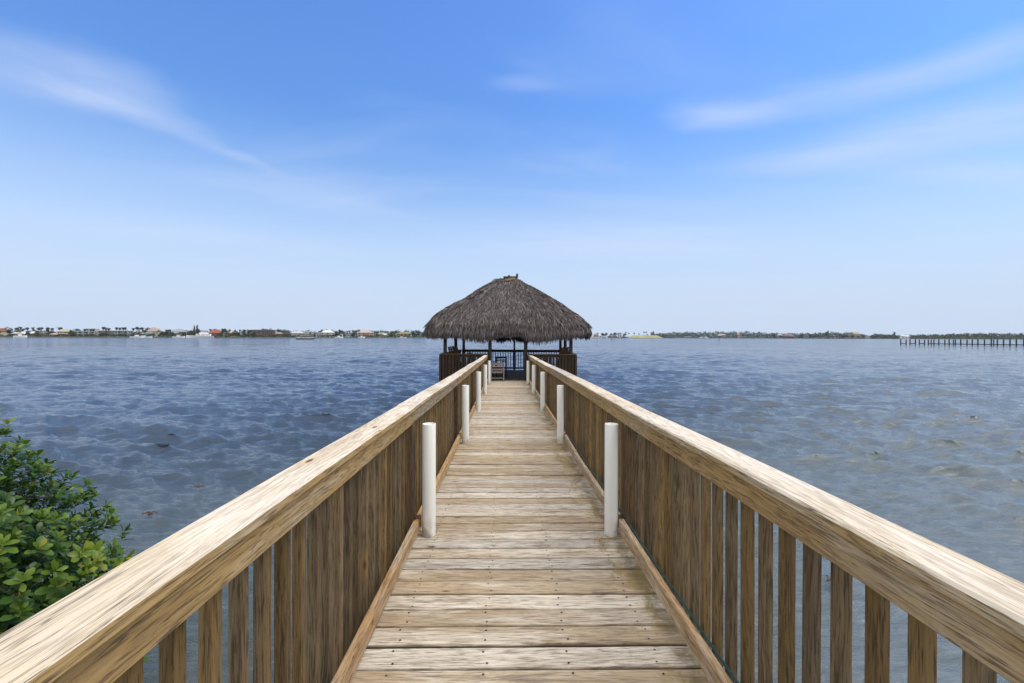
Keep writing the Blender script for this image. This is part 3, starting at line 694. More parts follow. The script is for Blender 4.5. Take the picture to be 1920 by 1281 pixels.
# leaf clump trees
M['far_leaf'] = leafmat('tree_leaf', [(0, (0.014, 0.026, 0.012)), (0.4, (0.026, 0.047, 0.018)), (0.75, (0.046, 0.076, 0.024)), (1, (0.085, 0.115, 0.035))], 0.7, 0.15)
M['far_leaf2'] = leafmat('olive_leaf', [(0, (0.040, 0.050, 0.018)), (0.4, (0.075, 0.10, 0.030)), (0.75, (0.13, 0.16, 0.045)), (1, (0.22, 0.23, 0.07))], 0.7, 0.15)
M['palm_leaf'] = leafmat('palm_frond', [(0, (0.012, 0.022, 0.014)), (1, (0.035, 0.055, 0.026))], 0.6, 0.1)
M['trunk'] = plain('tree_trunk', (0.13, 0.105, 0.08), 0.9, 0.3, 1.0)
def quads(P_, size, rg, flat=0.5):
    n = len(P_); a = rg.normal(size=(n, 3)); a /= np.linalg.norm(a, axis=1, keepdims=True)
    b_ = rg.normal(size=(n, 3)); b_ -= a*(a*b_).sum(1, keepdims=True); b_ /= np.linalg.norm(b_, axis=1, keepdims=True)
    s_ = (size*rg.uniform(.6, 1.4, n))[:, None]
    V = np.stack([P_-a*s_, P_+b_*s_*.6, P_+a*s_, P_-b_*s_*.6], 1).reshape(-1, 3)
    return V, np.arange(4*n).reshape(-1, 4)
def crown_mesh(seed, kind):
    """unit tree: height 1, crown width 1"""
    rg = np.random.default_rng(seed); pts = []
    lobes = 9 if kind != 'pine' else 10
    for k in range(lobes):
        if kind == 'pine': z = 0.18+0.76*k/lobes; w = 0.30*(1-k/lobes)+0.06; c_ = np.array([rg.normal(0, .05), rg.normal(0, .05), z]); rr_ = np.array([w, w, .09])
        else:
            a = rg.uniform(0, 6.28); rad = rg.uniform(0.05, 0.32); c_ = np.array([math.cos(a)*rad, math.sin(a)*rad, rg.uniform(0.34, 0.80)]); w = rg.uniform(.14, .24); rr_ = np.array([w, w, w*rg.uniform(.55, .9)])
        d = rg.normal(size=(60, 3)); d /= np.linalg.norm(d, axis=1, keepdims=True)
        pts.append(c_+d*rr_*rg.uniform(.7, 1.05, (60, 1)))
    P_ = np.concatenate(pts); P_[:, 2] = np.clip(P_[:, 2], 0.12, 1.0)
    V, Fq = quads(P_, 0.045, rg)
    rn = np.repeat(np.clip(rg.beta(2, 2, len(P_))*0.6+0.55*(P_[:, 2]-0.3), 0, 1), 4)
    me_o = npmesh('crown', V, Fq, M['far_leaf'], None, {'rnd': rn}); COL.objects.unlink(me_o); return me_o.data
def trunk_mesh(kind, seed):
    rg = random.Random(seed); mb = MB()
    mb.tube([(0, 0, -0.02), (rg.uniform(-.01, .01), 0, 0.25), (0, rg.uniform(-.02, .02), 0.5)], [0.035, 0.028, 0.018], 7)
    for k in range(4):
        a = k*1.6+rg.random(); mb.tube([(0, 0, 0.3+.04*k), (.2*math.cos(a), .2*math.sin(a), 0.55+.04*k)], [0.016, 0.007], 5)
    o = mb.build('trunk', M['trunk']); COL.objects.unlink(o); return o.data
def palm_meshes(seed, royal=True):
    rg = random.Random(seed); cv = MB(); H = 0.80
    n = 17
    for k in range(n):
        a = k*2.4+rg.uniform(-.2, .2); el = rg.uniform(-0.2, 1.1) if k > 4 else rg.uniform(.9, 1.3); L = rg.uniform(0.24, 0.31); droop = rg.uniform(.8, 1.5)
        p = [Vector((0, 0, H))]; ang = el
        for s_ in range(5): ang -= droop*0.42; p.append(p[-1]+Vector((math.cos(a)*math.cos(ang), math.sin(a)*math.cos(ang), math.sin(ang)))*L/5)
        side = Vector((-math.sin(a), math.cos(a), 0)); vs = []; 
        for q, v in enumerate(p):
            w = (0.012, 0.034, 0.042, 0.038, 0.026, 0.006)[q]; vs += [v+side*w-Vector((0, 0, w*.8)), v, v-side*w-Vector((0, 0, w*.8))]
        fs = []
        for q in range(5): fs += [(q*3, q*3+3, q*3+4, q*3+1), (q*3+1, q*3+4, q*3+5, q*3+2)]
        cv.add(vs, fs, rnd=rg.random())
    o = cv.build('fronds', M['palm_leaf']); COL.objects.unlink(o)
    tk = MB(); b_ = rg.uniform(-.02, .02)
    tk.tube([(0, 0, -0.02), (b_, 0, .3), (b_*.5, 0, .6), (0, 0, H+.01)], [0.020, 0.016, 0.013, 0.012], 7)
    o2 = tk.build('trunk', M['trunk']); COL.objects.unlink(o2)
    return o.data, o2.data
CROWN = [crown_mesh(20+k, 'round') for k in range(6)]; PINE = [crown_mesh(40+k, 'pine') for k in range(2)]
CROWN2 = []
for me in CROWN[:3]:
    c2 = me.copy(); c2.materials[0] = M['far_leaf2']; CROWN2.append(c2)
TR = [trunk_mesh('r', k) for k in range(3)]; PALM = [palm_meshes(60+k) for k in range(5)]
TREES = []     # (px, label-less info)
def far_tree(kind, px, ytop, wpx, d):
    z0 = 1.0; h = zat(px, ytop, d)-z0; w = wpx*d/F
    TREES.append(dict(kind=kind, px=px, h=h, w=w, d=d, z0=z0))
# ------------------------------------------------------------------ houses
HM = {}
def hm(col, rough=0.7):
    k = tuple(col)
    if k not in HM: HM[k] = plain('house_paint', col, rough, 0.08, 0.6)
    return HM[k]
M['glass'] = plain('window_glass', (0.03, 0.045, 0.055), 0.15, spec=0.6)
M['frame'] = plain('window_frame', (0.6, 0.6, 0.58), 0.6)
HOUSES = []
def house(px0, px1, ytop, wall, roof, kind='hip', storeys=1, d=None, back=22, label='', wings=0, porch=False, roofh=None, name='house'):
    pc = (px0+px1)/2; d = (shore(pc) if d is None else d)+back; c_ = at(pc, d, 0.9)
    Wd = (px1-px0)*d/F; Hh = zat(pc, ytop, d)-0.9; Dp = min(14, max(8, Wd*0.6)); rz = math.atan2(-c_.x, c_.y)
    r = empty(name, c_, rz, label, 'house', 'waterfront houses on the far shore')
    rh = roofh if roofh is not None else (0.35*Hh if kind == 'hip' else (0.4*Hh if kind == 'gable' else 0.4)); wh = Hh-rh
    mb = MB(); mb.box((0, 0, wh/2-0.2), (Wd*0.94, Dp, wh+0.4))
    if wings: mb.box((Wd*0.2*wings, -Dp*0.62, wh*0.35-.2), (Wd*0.42, Dp*0.4, wh*0.7+.4))
    mb.build('wall', hm(wall), r)
    a, b_ = Wd/2+0.3, Dp/2+0.6; mb = MB()
    if kind == 'flat':
        mb.box((0, 0, wh+rh/2), (2*a, 2*b_, rh)); 
    elif kind == 'hip':
        e = max(0.15*a, a-b_*0.9)
        vs = [(-a, -b_, wh), (a, -b_, wh), (a, b_, wh), (-a, b_, wh), (-e, 0, wh+rh), (e, 0, wh+rh), (-a, -b_, wh-.25), (a, -b_, wh-.25), (a, b_, wh-.25), (-a, b_, wh-.25)]
        mb.add(vs, [(0, 1, 5, 4), (1, 2, 5), (2, 3, 4, 5), (3, 0, 4), (6, 7, 1, 0), (7, 8, 2, 1), (8, 9, 3, 2), (9, 6, 0, 3), (9, 8, 7, 6)])
    else:
        vs = [(-a, -b_, wh), (a, -b_, wh), (a, b_, wh), (-a, b_, wh), (0, -b_, wh+rh), (0, b_, wh+rh)]
        mb.add(vs, [(0, 4, 5, 3), (1, 2, 5, 4), (0, 1, 4), (3, 5, 2), (0, 3, 2, 1)])
    if wings:
        x0, x1 = Wd*0.2*wings-Wd*.24, Wd*0.2*wings+Wd*.24; y0, y1 = -Dp*0.9, -Dp*0.45; zz = wh*0.7
        mb.add([(x0, y0, zz), (x1, y0, zz), (x1, y1, zz), (x0, y1, zz), ((x0+x1)/2, y1, zz+rh*.7), ((x0+x1)/2, (y0+y1)/2, zz+rh*.7)], [(0, 1, 5), (1, 2, 4, 5), (3, 0, 5, 4), (2, 3, 4), (0, 3, 2, 1)])
    mb.build('roof', hm(roof), r)
    nwin = max(2, int(Wd/3.6)); 
    for st in range(storeys):
        zc_ = (st+0.5)*wh/storeys
        for k in range(nwin):
            x = -Wd*0.42+Wd*0.84*k/(nwin-1); wy = -Dp/2-0.02
            if wings and abs(x-Wd*0.2*wings) < Wd*0.23:
                if zc_ > wh*0.6: continue
                wy = -Dp*0.82-0.02
            mb = MB(); mb.box((x, wy, zc_), (1.7, 0.08, min(2.0, wh/storeys*0.62))); w_ = mb.build('window', M['frame'], r)
            mb = MB(); mb.box((x, wy-0.05, zc_), (1.45, 0.06, min(1.8, wh/storeys*0.55))); mb.build('pane', M['glass'], w_)
    if porch:
        for k in range(max(3, int(Wd/4))+1):
            x = -Wd*0.46+Wd*0.92*k/max(3, int(Wd/4)); mb = MB(); mb.box((x, -Dp/2-1.8, wh*0.5-.2), (0.35, 0.35, wh)); mb.build('column', M['frame'], r)
        mb = MB(); mb.box((0, -Dp/2-1.05, wh*0.5), (Wd*0.94, 2.0, 0.25)); mb.build('balcony', M['frame'], r)
        mb = MB(); mb.box((0, -Dp/2-1.35, wh-0.12), (Wd*0.96, 1.35, 0.2)); mb.build('porch_roof', hm(roof), r)
    HOUSES.append((pc, label)); return r
WHT = (0.68, 0.69, 0.70); CRM = (0.50, 0.46, 0.38); GRY = (0.24, 0.25, 0.26); RED = (0.24, 0.08, 0.05); TAN = (0.34, 0.27, 0.19); DRK = (0.07, 0.065, 0.07); BLU = (0.32, 0.40, 0.46); PNK = (0.40, 0.29, 0.25)
house(-14, 13, 615.5, CRM, RED, 'hip', 2, back=40, label='house with a dark red tiled roof at the far left end of the shore')
house(28, 55, 622.0, CRM, WHT, 'hip', 1, back=14, label='low white roofed house behind the white boat at far left', wings=1)
house(54, 73, 621.5, GRY, WHT, 'hip', 1, back=18, label='low grey house with a white roof among dark palms at far left')
house(80, 93, 622.5, CRM, WHT, 'flat', 1, back=16, label='small flat roofed white house left of the lone star shaped palm')
house(98, 124, 624.0, (0.30, 0.27, 0.28), PNK, 'hip', 1, back=14, label='low house with a pink grey roof below the lone star shaped palm', wings=-1)
house(112, 133, 617.0, TAN, (0.42, 0.40, 0.27), 'hip', 2, back=38, label='taller tan house with a pale yellow roof behind the pink grey one')
house(140, 172, 620.5, (0.30, 0.38, 0.40), (0.45, 0.52, 0.54), 'flat', 2, back=22, label='blue grey flat roofed house behind a row of clipped palms', porch=True)
house(172, 187, 616.5, WHT, (0.25, 0.22, 0.2), 'hip', 2, back=26, label='tall narrow white house with a brown roof', wings=1)
house(187, 211, 619.0, (0.30, 0.30, 0.32), WHT, 'flat', 2, back=20, label='house with a wide flat white roof under three tall palms', porch=True)
house(214, 246, 619.5, BLU, (0.60, 0.68, 0.72), 'flat', 2, back=24, label='pale blue two storey house with white columns under five tall palms', porch=True)
house(256, 272, 623.0, PNK, WHT, 'hip', 1, back=28, label='small pale house with a white roof behind the docked white boat')
house(278, 302, 615.5, WHT, PNK, 'hip', 2, back=34, label='white house with a pink tiled roof left of the grey roofed one')
house(270, 292, 621.5, (0.40, 0.44, 0.46), (0.46, 0.47, 0.48), 'gable', 1, back=12, label='low grey gabled boathouse in front of the pink tiled house')
house(290, 306, 622.5, (0.60, 0.66, 0.60), (0.55, 0.55, 0.5), 'flat', 1, back=12, label='low pale green and white house in front of the pink tiled one')
house(324, 348, 617.0, (0.25, 0.28, 0.31), (0.28, 0.32, 0.36), 'hip', 2, back=26, label='blue grey house with a stepped slate roof left of the white yacht', wings=-1, porch=True)
house(394, 416, 618.0, (0.14, 0.12, 0.10), (0.32, 0.095, 0.06), 'hip', 2, back=24, label='house with a bright orange red roof just right of the white yacht', roofh=3.4)
house(424, 442, 620.5, TAN, (0.50, 0.38, 0.27), 'hip', 2, back=46, label='tan roofed house half hidden by trees right of the orange red roof')
house(473, 514, 618.5, (0.10, 0.05, 0.042), (0.14, 0.15, 0.165), 'flat', 2, back=26, label='wide dark brown house with a grey flat roof', roofh=0.9, porch=False)
house(508, 532, 623.0, (0.30, 0.23, 0.17), (0.36, 0.30, 0.23), 'hip', 1, back=28, label='low tan roofed house right of the wide dark brown house')
house(530, 545, 622.0, (0.10, 0.08, 0.07), (0.16, 0.13, 0.11), 'gable', 1, back=16, label='small dark gabled house with a steep roof')
house(545, 571, 621.0, WHT, (0.50, 0.50, 0.50), 'hip', 2, back=30, label='white two storey house behind the long passenger boat, left one of the pair', porch=True)
house(571, 592, 621.5, WHT, (0.58, 0.60, 0.62), 'flat', 2, back=30, label='white flat roofed house behind the long passenger boat, right one of the pair', porch=True)
house(590, 605, 623.0, (0.45, 0.48, 0.52), WHT, 'flat', 2, back=26, label='small pale grey house joined against the bright white villa')
house(603, 626, 619.0, (0.72, 0.73, 0.74), (0.66, 0.68, 0.70), 'hip', 2, back=22, label='bright white villa with a hipped white roof and tall columns', porch=True)
house(646, 660, 624.5, (0.42, 0.48, 0.52), (0.40, 0.44, 0.46), 'flat', 1, back=26, label='low blue grey house left of the pink villa')
house(672, 700, 619.5, (0.56, 0.42, 0.36), (0.50, 0.36, 0.32), 'hip', 3, back=26, label='pink villa with a pyramid roof and stacked verandas', porch=True)
house(708, 727, 623.0, (0.36, 0.26, 0.20), WHT, 'gable', 1, back=30, label='low house with a bright white gabled roof right of the pink villa', wings=1)
house(744, 770, 622.5, (0.36, 0.30, 0.16), (0.30, 0.22, 0.12), 'hip', 2, back=30, label='tan house with two yellow balconies near the thatched pavilion', porch=True)
house(1113, 1122, 624.5, (0.45, 0.30, 0.26), PNK, 'hip', 2, d=720, back=40, label='small pink house just right of the thatched roof')
house(1139, 1157, 629.0, (0.20, 0.15, 0.13), (0.24, 0.19, 0.17), 'hip', 1, d=740, back=25, label='low brown roofed house behind the channel marker')
house(1159, 1165, 624.0, (0.55, 0.58, 0.55), (0.5, 0.55, 0.5), 'flat', 3, d=740, back=20, label='narrow white three storey house left of the yellow grass bank')
house(1345, 1361, 626.0, (0.30, 0.27, 0.23), (0.38, 0.34, 0.32), 'hip', 2, d=885, back=8, label='grey tan house in the woods above the thin marker pole', wings=-1)
house(1382, 1388, 625.0, (0.45, 0.26, 0.20), (0.50, 0.24, 0.17), 'hip', 2, d=885, back=8, label='small red roofed house in the woods on the right shore', roofh=2.6)
house(1457, 1467, 626.0, (0.25, 0.22, 0.21), (0.45, 0.43, 0.41), 'hip', 2, d=880, back=8, label='pale roofed house at the left end of the brown row in the woods')
house(1468, 1489, 627.0, (0.13, 0.08, 0.075), (0.22, 0.17, 0.16), 'hip', 1, d=880, back=10, label='long brown house in the woods with a white dock wall before it', wings=1, porch=True)
house(1584, 1598, 623.8, (0.30, 0.27, 0.20), (0.40, 0.36, 0.27), 'flat', 2, d=880, back=10, label='left wing of the cream mansion on the right shore')
house(1598, 1612, 622.8, (0.50, 0.45, 0.33), (0.45, 0.38, 0.27), 'hip', 3, d=880, back=6, label='tall cream mansion on the right shore', porch=True)
house(1622, 1631, 630.0, (0.4, 0.42, 0.42), (0.48, 0.5, 0.5), 'gable', 1, d=880, back=10, label='small pale house in the gap right of the cream mansion')
house(1688, 1704, 627.8, WHT, (0.62, 0.64, 0.66), 'hip', 1, d=880, back=10, label='long white house above the near end of the dark pier', wings=1)
# tower at 1677
tw_d = 900; tp = at(1677, tw_d, 1); tw = empty('lookout_tower', tp, 0, 'small dark lookout tower above the trees left of the pier', 'tower')
mb = MB(); hh = zat(1677, 622, tw_d)-1; mb.box((0, 0, hh*0.42), (2.2, 2.2, hh*0.84)); mb.build('tower_body', hm(DRK), tw)
mb = MB(); mb.add([(-1.8, -1.8, hh*.84), (1.8, -1.8, hh*.84), (1.8, 1.8, hh*.84), (-1.8, 1.8, hh*.84), (0, 0, hh)], [(0, 1, 4), (1, 2, 4), (2, 3, 4), (3, 0, 4), (3, 2, 1, 0)]); mb.build('roof', hm((0.12, 0.10, 0.1)), tw)
# ---- trees: (kind, px, ytop, width px, distance behind the shoreline)
TT = [('r',-8,617,16,20),('r',18,612.5,15,30),('p',31,611.5,10,22),('p',38,609.5,11,34),('o',33,616,12,12),('p',44,613,10,20),('p',51,611,9,24),('r',53,620,12,10),('p',62,610.5,8,40),('r',67,613,11,26),('p',73,611.5,10,24),('p',78,610.5,10,30),('r',71,619,12,8),
 ('r',88,612.5,10,26),('p',90,611,9,32),('r',94,617,13,12),('p',98,612,9,22),('p',112.5,610.5,13,46),('o',133,617,11,12),('r',144,614.5,13,24),('r',136,622,14,7),('p',159,614,9,12),('p',164,613.5,9,14),('p',170,614,9,10),('p',175,613.5,9,12),('p',183,614,9,30),
 ('p',194,609.5,9,12),('p',199,611,9,14),('p',204,612,9,10),('r',190,623,10,6),('r',198,624,9,5),('p',219,610.5,9,12),('p',225,611,8,16),('p',231,610.5,9,12),('p',235,610,8,18),('r',228,625,10,6),('p',250,612,9,10),('p',257,609,10,12),('p',261,612,9,16),('p',266,610.5,9,12),('r',272,613,12,30),('r',252,623,10,6),
 ('r',281,613,12,40),('r',289,612,10,44),('r',262,621,12,8),('r',296,614.5,9,30),('r',312,616,12,10),('r',306,621,14,8),('p',318,615,9,16),('r',338,612.5,9,40),('r',322,623,12,6),('r',334,625.5,16,5),('r',343,622,10,8),('r',350,617,10,26),('r',358,618,11,26),
 ('n',364,609,7,50),('n',370,608,9,48),('r',373,611,8,40),('r',388,620,9,26),('r',396,614.5,9,30),('r',404,614.5,10,40),('r',411,617,8,36),('r',417,614,9,22),('p',422,613,8,20),('r',424,616,10,16),('p',431,615,6,30),('p',441,615.5,6,30),('p',450,615.5,7,26),('r',438,620,12,10),('r',446,622,12,8),('o',430,623,14,6),
 ('r',457,616,10,18),('r',466,616.5,11,22),('r',475,620,9,16),('o',461,625,16,6),('o',445,627,14,5),('r',492,613.5,9,44),('r',500,614.5,11,44),('r',506,614.5,9,46),('r',483,617,9,44),('r',525,615.5,14,40),('r',537,616,11,40),('o',533,617.5,9,30),
 ('r',556,618.5,8,44),('r',574,618,9,44),('r',591,619.5,7,42),('r',598,619.5,8,42),('p',604,615,7,44),('r',612,616,10,44),('r',624,619,9,30),('r',630,619.5,9,20),('r',628,625,13,6),('r',636,616,8,30),('r',641,618,10,26),('p',651,618,6,30),('p',655,617.5,6,34),('r',663,619,9,10),('p',662,617,7,24),('p',668,617,7,30),('p',673,615.5,8,44),('r',662,624,13,6),('r',640,626,9,5),
 ('p',692,617,7,44),('p',697,617.5,7,46),('p',702,619,7,20),('r',706,620,7,16),('p',709,618.5,6,44),('p',714,618.5,6,46),('r',719,619,10,44),('p',727,619,7,30),('o',708,626,9,6),('o',736,619,14,20),('o',733,626,13,6),('r',694,629,9,4),('p',743,617,6,30),('o',749,620,12,34),('r',761,619,10,34),('r',774,619.5,8,28),('p',775,617.5,6,30),('r',784,617.5,16,12),('r',793,621,9,20),('r',778,622,12,8),
 ('p',1121,622,5,20),('r',1130,621.5,12,30),('r',1137,623,9,36),('r',1153,622.5,13,34),('r',1145,624,9,36),('p',1163,622.5,6,60),('r',1170,624.5,11,20),('p',1173.5,620.5,5,70),('p',1179,622.5,5,70),('p',1189,622,6,70),('p',1198,624,5,60),('p',1207.5,619.5,4.5,70),('p',1211.5,619.5,4.5,72),('p',1214,626,6,70),('p',1225,619,5,70),('r',1224,622,11,60),('p',1399,619.5,5,30),('p',1550,619.5,8,30),('n',1553,619,7,34),('r',1548,622,9,20),
 ('r',1586,626.5,11,-18),('r',1598,628,9,-20),('r',1609,628.5,8,-20),('r',1464,629,9,-16),('r',1486,629.5,8,-14),('r',1349,629.5,8,-16),('p',1776,625.3,5,20),('p',1782,624.5,5,24),('p',1787,625,5,20),('p',1795,624.5,6,24),('p',1816,623,6,20),('p',1827,623.5,6,20),('p',1840,623,7,24),('p',1892,625,6,20),('p',1914,622.8,8,24)]
def near_house(px):
    return min(HOUSES, key=lambda h: abs(h[0]-px))
infos = []
for (k, px_, yt, wp, bk) in TT:
    if px_ < 1100: base = shore(px_)
    elif px_ < 1240: base = 770
    else: base = 900
    infos.append((k, px_, yt, wp, base+bk))
infos.sort(key=lambda a: a[1])
KN = {'r': ('leafy_tree', 'leafy tree', 'round dark green tree'), 'o': ('leafy_tree', 'leafy tree', 'olive bushy tree'), 'p': ('palm_tree', 'palm tree', 'palm tree'), 'n': ('conifer_tree', 'conifer', 'tall dark conifer')}
KP = {'leafy tree': 'leafy trees', 'palm tree': 'palms', 'conifer': 'conifers'}
cnt = {}
lab = []
for (k, px_, yt, wp, d) in infos:
    h = near_house(px_); key = (k, h[1]); cnt[key] = cnt.get(key, 0)+1; lab.append((key, cnt[key]))
ORD = ['', 'first', 'second', 'third', 'fourth', 'fifth', 'sixth', 'seventh', 'eighth', 'ninth', 'tenth', 'eleventh', 'twelfth', 'thirteenth', 'fourteenth']
SHORTS = ['dark red tiled house at far left', 'white roofed house at far left', 'low grey house at far left', 'small flat white house', 'pink grey roofed house', 'pale yellow roofed house', 'blue grey flat roofed house', 'tall narrow white house', 'wide flat white roof', 'pale blue columned house', 'small house by the docked boat', 'pink tiled white house', 'low grey boathouse', 'pale green low house', 'slate roofed blue grey house', 'orange red roof', 'tan roofed house', 'wide dark brown house', 'low tan roofed house', 'small dark gabled house', 'white house left behind the passenger boat', 'white house right behind the passenger boat', 'small pale grey house', 'bright white villa', 'low blue grey house', 'pink villa', 'bright white gabled roof', 'tan house with yellow balconies', 'small pink house', 'low brown roofed house', 'narrow white three storey house', 'grey tan house in the woods', 'small red roofed house', 'pale roofed house in the woods', 'long brown house in the woods', 'cream mansion left wing', 'tall cream mansion', 'small pale house in the gap', 'long white house']
SHORT = {h[1]: n for h, n in zip(HOUSES, SHORTS)}
def shorten(l):
    return SHORT[l]
for i_, ((k, px_, yt, wp, d), (key, n)) in enumerate(zip(infos, lab)):
    nm, cat, word = KN[k]; tot_ = cnt[key]
    hs = shorten(key[1])
    if px_ > 1650: hs = 'dark pier at the right'
    l = f'{word} by the {hs}' if tot_ == 1 else f'{word}, {ORD[n]} from left by the {hs}'
    h = zat(px_, yt, d)-0.8; w = wp*d/F
    r = empty(nm, at(px_, d, 0.8), random.uniform(0, 6.28), l, cat, KP[cat]+' along the far shore')
    if k == 'p':
        fm, tm = PALM[i_ % 5]; s_ = (w/0.56, w/0.56, h)
        parts = (('fronds', fm, s_), ('trunk', tm, (max(w/0.8, 8), max(w/0.8, 8), h)))
    else:
        cm = (PINE[i_ % 2] if k == 'n' else (CROWN2[i_ % 3] if k == 'o' else CROWN[i_ % 6])); tm = TR[i_ % 3]
        parts = (('crown', cm, (w*1.05, w*1.05, h)), ('trunk', tm, (h*0.8, h*0.8, h)))
    for pn, me, sc in parts:
        o = bpy.data.objects.new(pn, me); COL.objects.link(o); o.parent = r; o.scale = sc
# ---- woods and hedges that read as one mass
def woods(name, pxa, pxb, topf, d0, depth, n, seed, mat, sz, kind='stuff', zb=0.6, label=None):
    rg = np.random.default_rng(seed); q = rg.uniform(pxa, pxb, n)
    base = np.array([shore(a) for a in q]) if d0 is None else np.full(n, float(d0))
    dd = rg.uniform(0, 1, n); top = topf(q)
    lump = 0.80+0.10*np.sin(q*0.55+dd*6)+0.08*np.sin(q*1.31+3)+0.05*np.sin(q*0.23)
    D_ = base+2+dd*depth
    ht = (ZC+D_*((630+(q-960)*0.0039)-top)/F)*lump*(0.45+0.55*np.minimum(1, dd*2.2))
    z = zb+(ht-zb)*rg.uniform(0, 1, n)**0.6
    u = (q-960)/F; c_, s_ = math.cos(YAW), math.sin(YAW)
    P_ = np.stack([D_*(u*c_+s_), D_*(c_-u*s_), z], -1)
    V, Fq = quads(P_, sz, rg)
    tone = 0.35+0.25*np.sin(q*0.4+dd*4)+0.2*np.sin(q*0.09+1)
    rn = np.repeat(np.clip(tone*0.6+rg.uniform(-.2, .35, n)+0.1, 0, 1), 4)
    o = npmesh(name, V, Fq, mat, None, {'rnd': rn})
    return tag(o, label, 'trees', None, kind)
tx = [1215, 1235, 1262, 1300, 1350, 1400, 1440, 1470, 1500, 1535, 1560, 1580, 1600, 1618, 1630, 1640, 1665, 1690, 1720, 1760, 1800, 1860, 1920, 2300]
ty = [630, 624, 621.5, 621, 620, 620.5, 622.5, 623.5, 624, 623, 621, 622.5, 622.5, 626, 629, 624.5, 625.5, 627.5, 626.5, 626, 624.5, 623, 624.5, 624]
woods('distant_woods', 1222, 2250, lambda q: np.interp(q, tx, ty), 890, 45, 34000, 1, M['far_leaf'], 1.0, label='continuous dark green woods along the right far shore')
woods('shore_bushes', 1700, 2250, lambda q: 630+0*q, 884, 8, 5000, 2, M['far_leaf2'], 0.9, label='low olive scrub at the foot of the woods behind the pier')
woods('shore_hedge', -420, 800, lambda q: 625.5+2.0*np.sin(q*0.21)+1.5*np.sin(q*0.083), None, 9, 8000, 3, M['far_leaf'], 0.55, label='low green hedges along the left far waterfront')
woods('back_planting', -420, 800, lambda q: 618.6+1.3*np.sin(q*0.13)+1.2*np.sin(q*0.31), 600, 30, 16000, 4, M['far_leaf'], 0.9, label='belt of distant greenery behind the left waterfront houses')
woods('mangrove_fringe', 1100, 1262, lambda q: 631.0+0.8*np.sin(q*0.3), 765, 14, 1500, 6, M['far_leaf'], 0.7, label='thin dark shrubs at the foot of the houses by the grass bank')
# ------------------------------------------------------------------ boats
M['hull'] = plain('white_hull', (0.90, 0.90, 0.90), 0.35, 0.03)
M['darkhull'] = plain('dark_hull', (0.03, 0.035, 0.05), 0.4)
def hull(mb, L, B, H, mat=0, n=10, bow=0.25, z0=-0.3):
    rows = []
    for i in range(n+1):
        t_ = i/n; x = -L/2+L*t_; w = B/2*(1-max(0, (t_-0.55)/0.45)**2.0*0.97); sheer = H*(1+bow*t_**2)
        rows.append([(x, -w*0.55, z0), (x+0.0, -w, sheer), (x, w, sheer), (x, w*0.55, z0)])
    vs = [v for r_ in rows for v in r_]; fs = []
    for i in range(n):
        for k in range(4): k2 = (k+1) % 4; fs.append((i*4+k, i*4+k2, (i+1)*4+k2, (i+1)*4+k))
    fs += [(0, 1, 2, 3), (n*4+3, n*4+2, n*4+1, n*4)]
    mb.add(vs, fs, mat)
def boat_at(name, px, d, label, rz=0.0):
    p = at(px, d, 0); return empty(name, p, math.atan2(-p.x, p.y)+rz, label, 'boat')
def yacht(px0, px1, ytop, d, label, flip):
    L = (px1-px0)*d/F; r = boat_at('motor_yacht', (px0+px1)/2, d, label, math.pi if flip else 0)
    k = L/22; H = zat((px0+px1)/2, ytop, d)
    mb = MB(); hull(mb, L, 5.5*k, 1.9*k, bow=.45); mb.build('hull', M['hull'], r)
    mb = MB(); mb.sweep([(-L*.40, 0, 2.9*k), (L*.16, 0, 2.9*k)], 4.4*k, 2.0*k, .3*k); mb.build('cabin', M['hull'], r)
    mb = MB(); mb.sweep([(-L*.30, 0, 4.6*k), (L*.04, 0, 4.5*k)], 3.6*k, 1.5*k, .3*k); mb.build('flybridge', M['hull'], r)
    mb = MB(); mb.sweep([(-L*.24, 0, H-0.2), (-L*.02, 0, H-0.2)], 3.0*k, .25, .05); mb.build('hardtop', M['hull'], r)
    for x in (-L*.22, -L*.05): mb = MB(); mb.box((x, 0, (5.2*k+H)/2), (.2, 2.4*k, H-5.2*k)); mb.build('hardtop_support', M['hull'], r)
    for x0, x1 in ((-.34, -.20), (-.17, -.03), (0, .13)):
        for s in (-1, 1): mb = MB(); mb.box((L*(x0+x1)/2, s*2.21*k, 3.0*k), (L*(x1-x0), .06, .8*k)); mb.build('window', M['glass'], r)
    mb = MB(); mb.box((-L*.13, -1.81*k, 4.8*k), (L*.26, .06, .6*k)); mb.build('window', M['glass'], r)
    for x in (.05, .2): mb = MB(); mb.box((L*x, -2.62*k, 1.15*k), (1.1*k, .08, .35*k)); mb.build('porthole', M['glass'], r)
yacht(354, 397, 621.5, 405, 'large white motor yacht with tinted windows moored by the orange red roofed house', True)
def small_boat(px0, px1, ytop, d, label, colm='hull', canopy=True):
    L = (px1-px0)*d/F; r = boat_at('small_boat', (px0+px1)/2, d, label); r['group'] = 'small white boats on the far shore'
    H = max(1.6, zat((px0+px1)/2, ytop, d))
    mb = MB(); hull(mb, L, L*.3, H*.42); mb.build('hull', M[colm], r)
    mb = MB(); mb.sweep([(-L*.15, 0, H*.55), (L*.12, 0, H*.55)], L*.16, H*.3, .1); mb.build('cabin', M['hull'], r)
    if canopy:
        mb = MB(); mb.box((-L*.03, 0, H*.97), (L*.36, L*.22, .12)); mb.build('canopy', M['hull'], r)
        for x in (-L*.18, L*.12): mb = MB(); mb.box((x, 0, H*.72), (.12, L*.2, H*.5)); mb.build('canopy_post', M['frame'], r)
small_boat(29, 47, 624.5, 392, 'white cabin boat in front of the low white roofed house at far left')
small_boat(246, 268, 626.5, 400, 'long white boat docked below the five tall palms')
small_boat(256, 282, 628.0, 404, 'low white boat docked right of the long one', canopy=False)
small_boat(325, 345, 627.0, 410, 'white boat docked in front of the blue grey house left of the yacht')
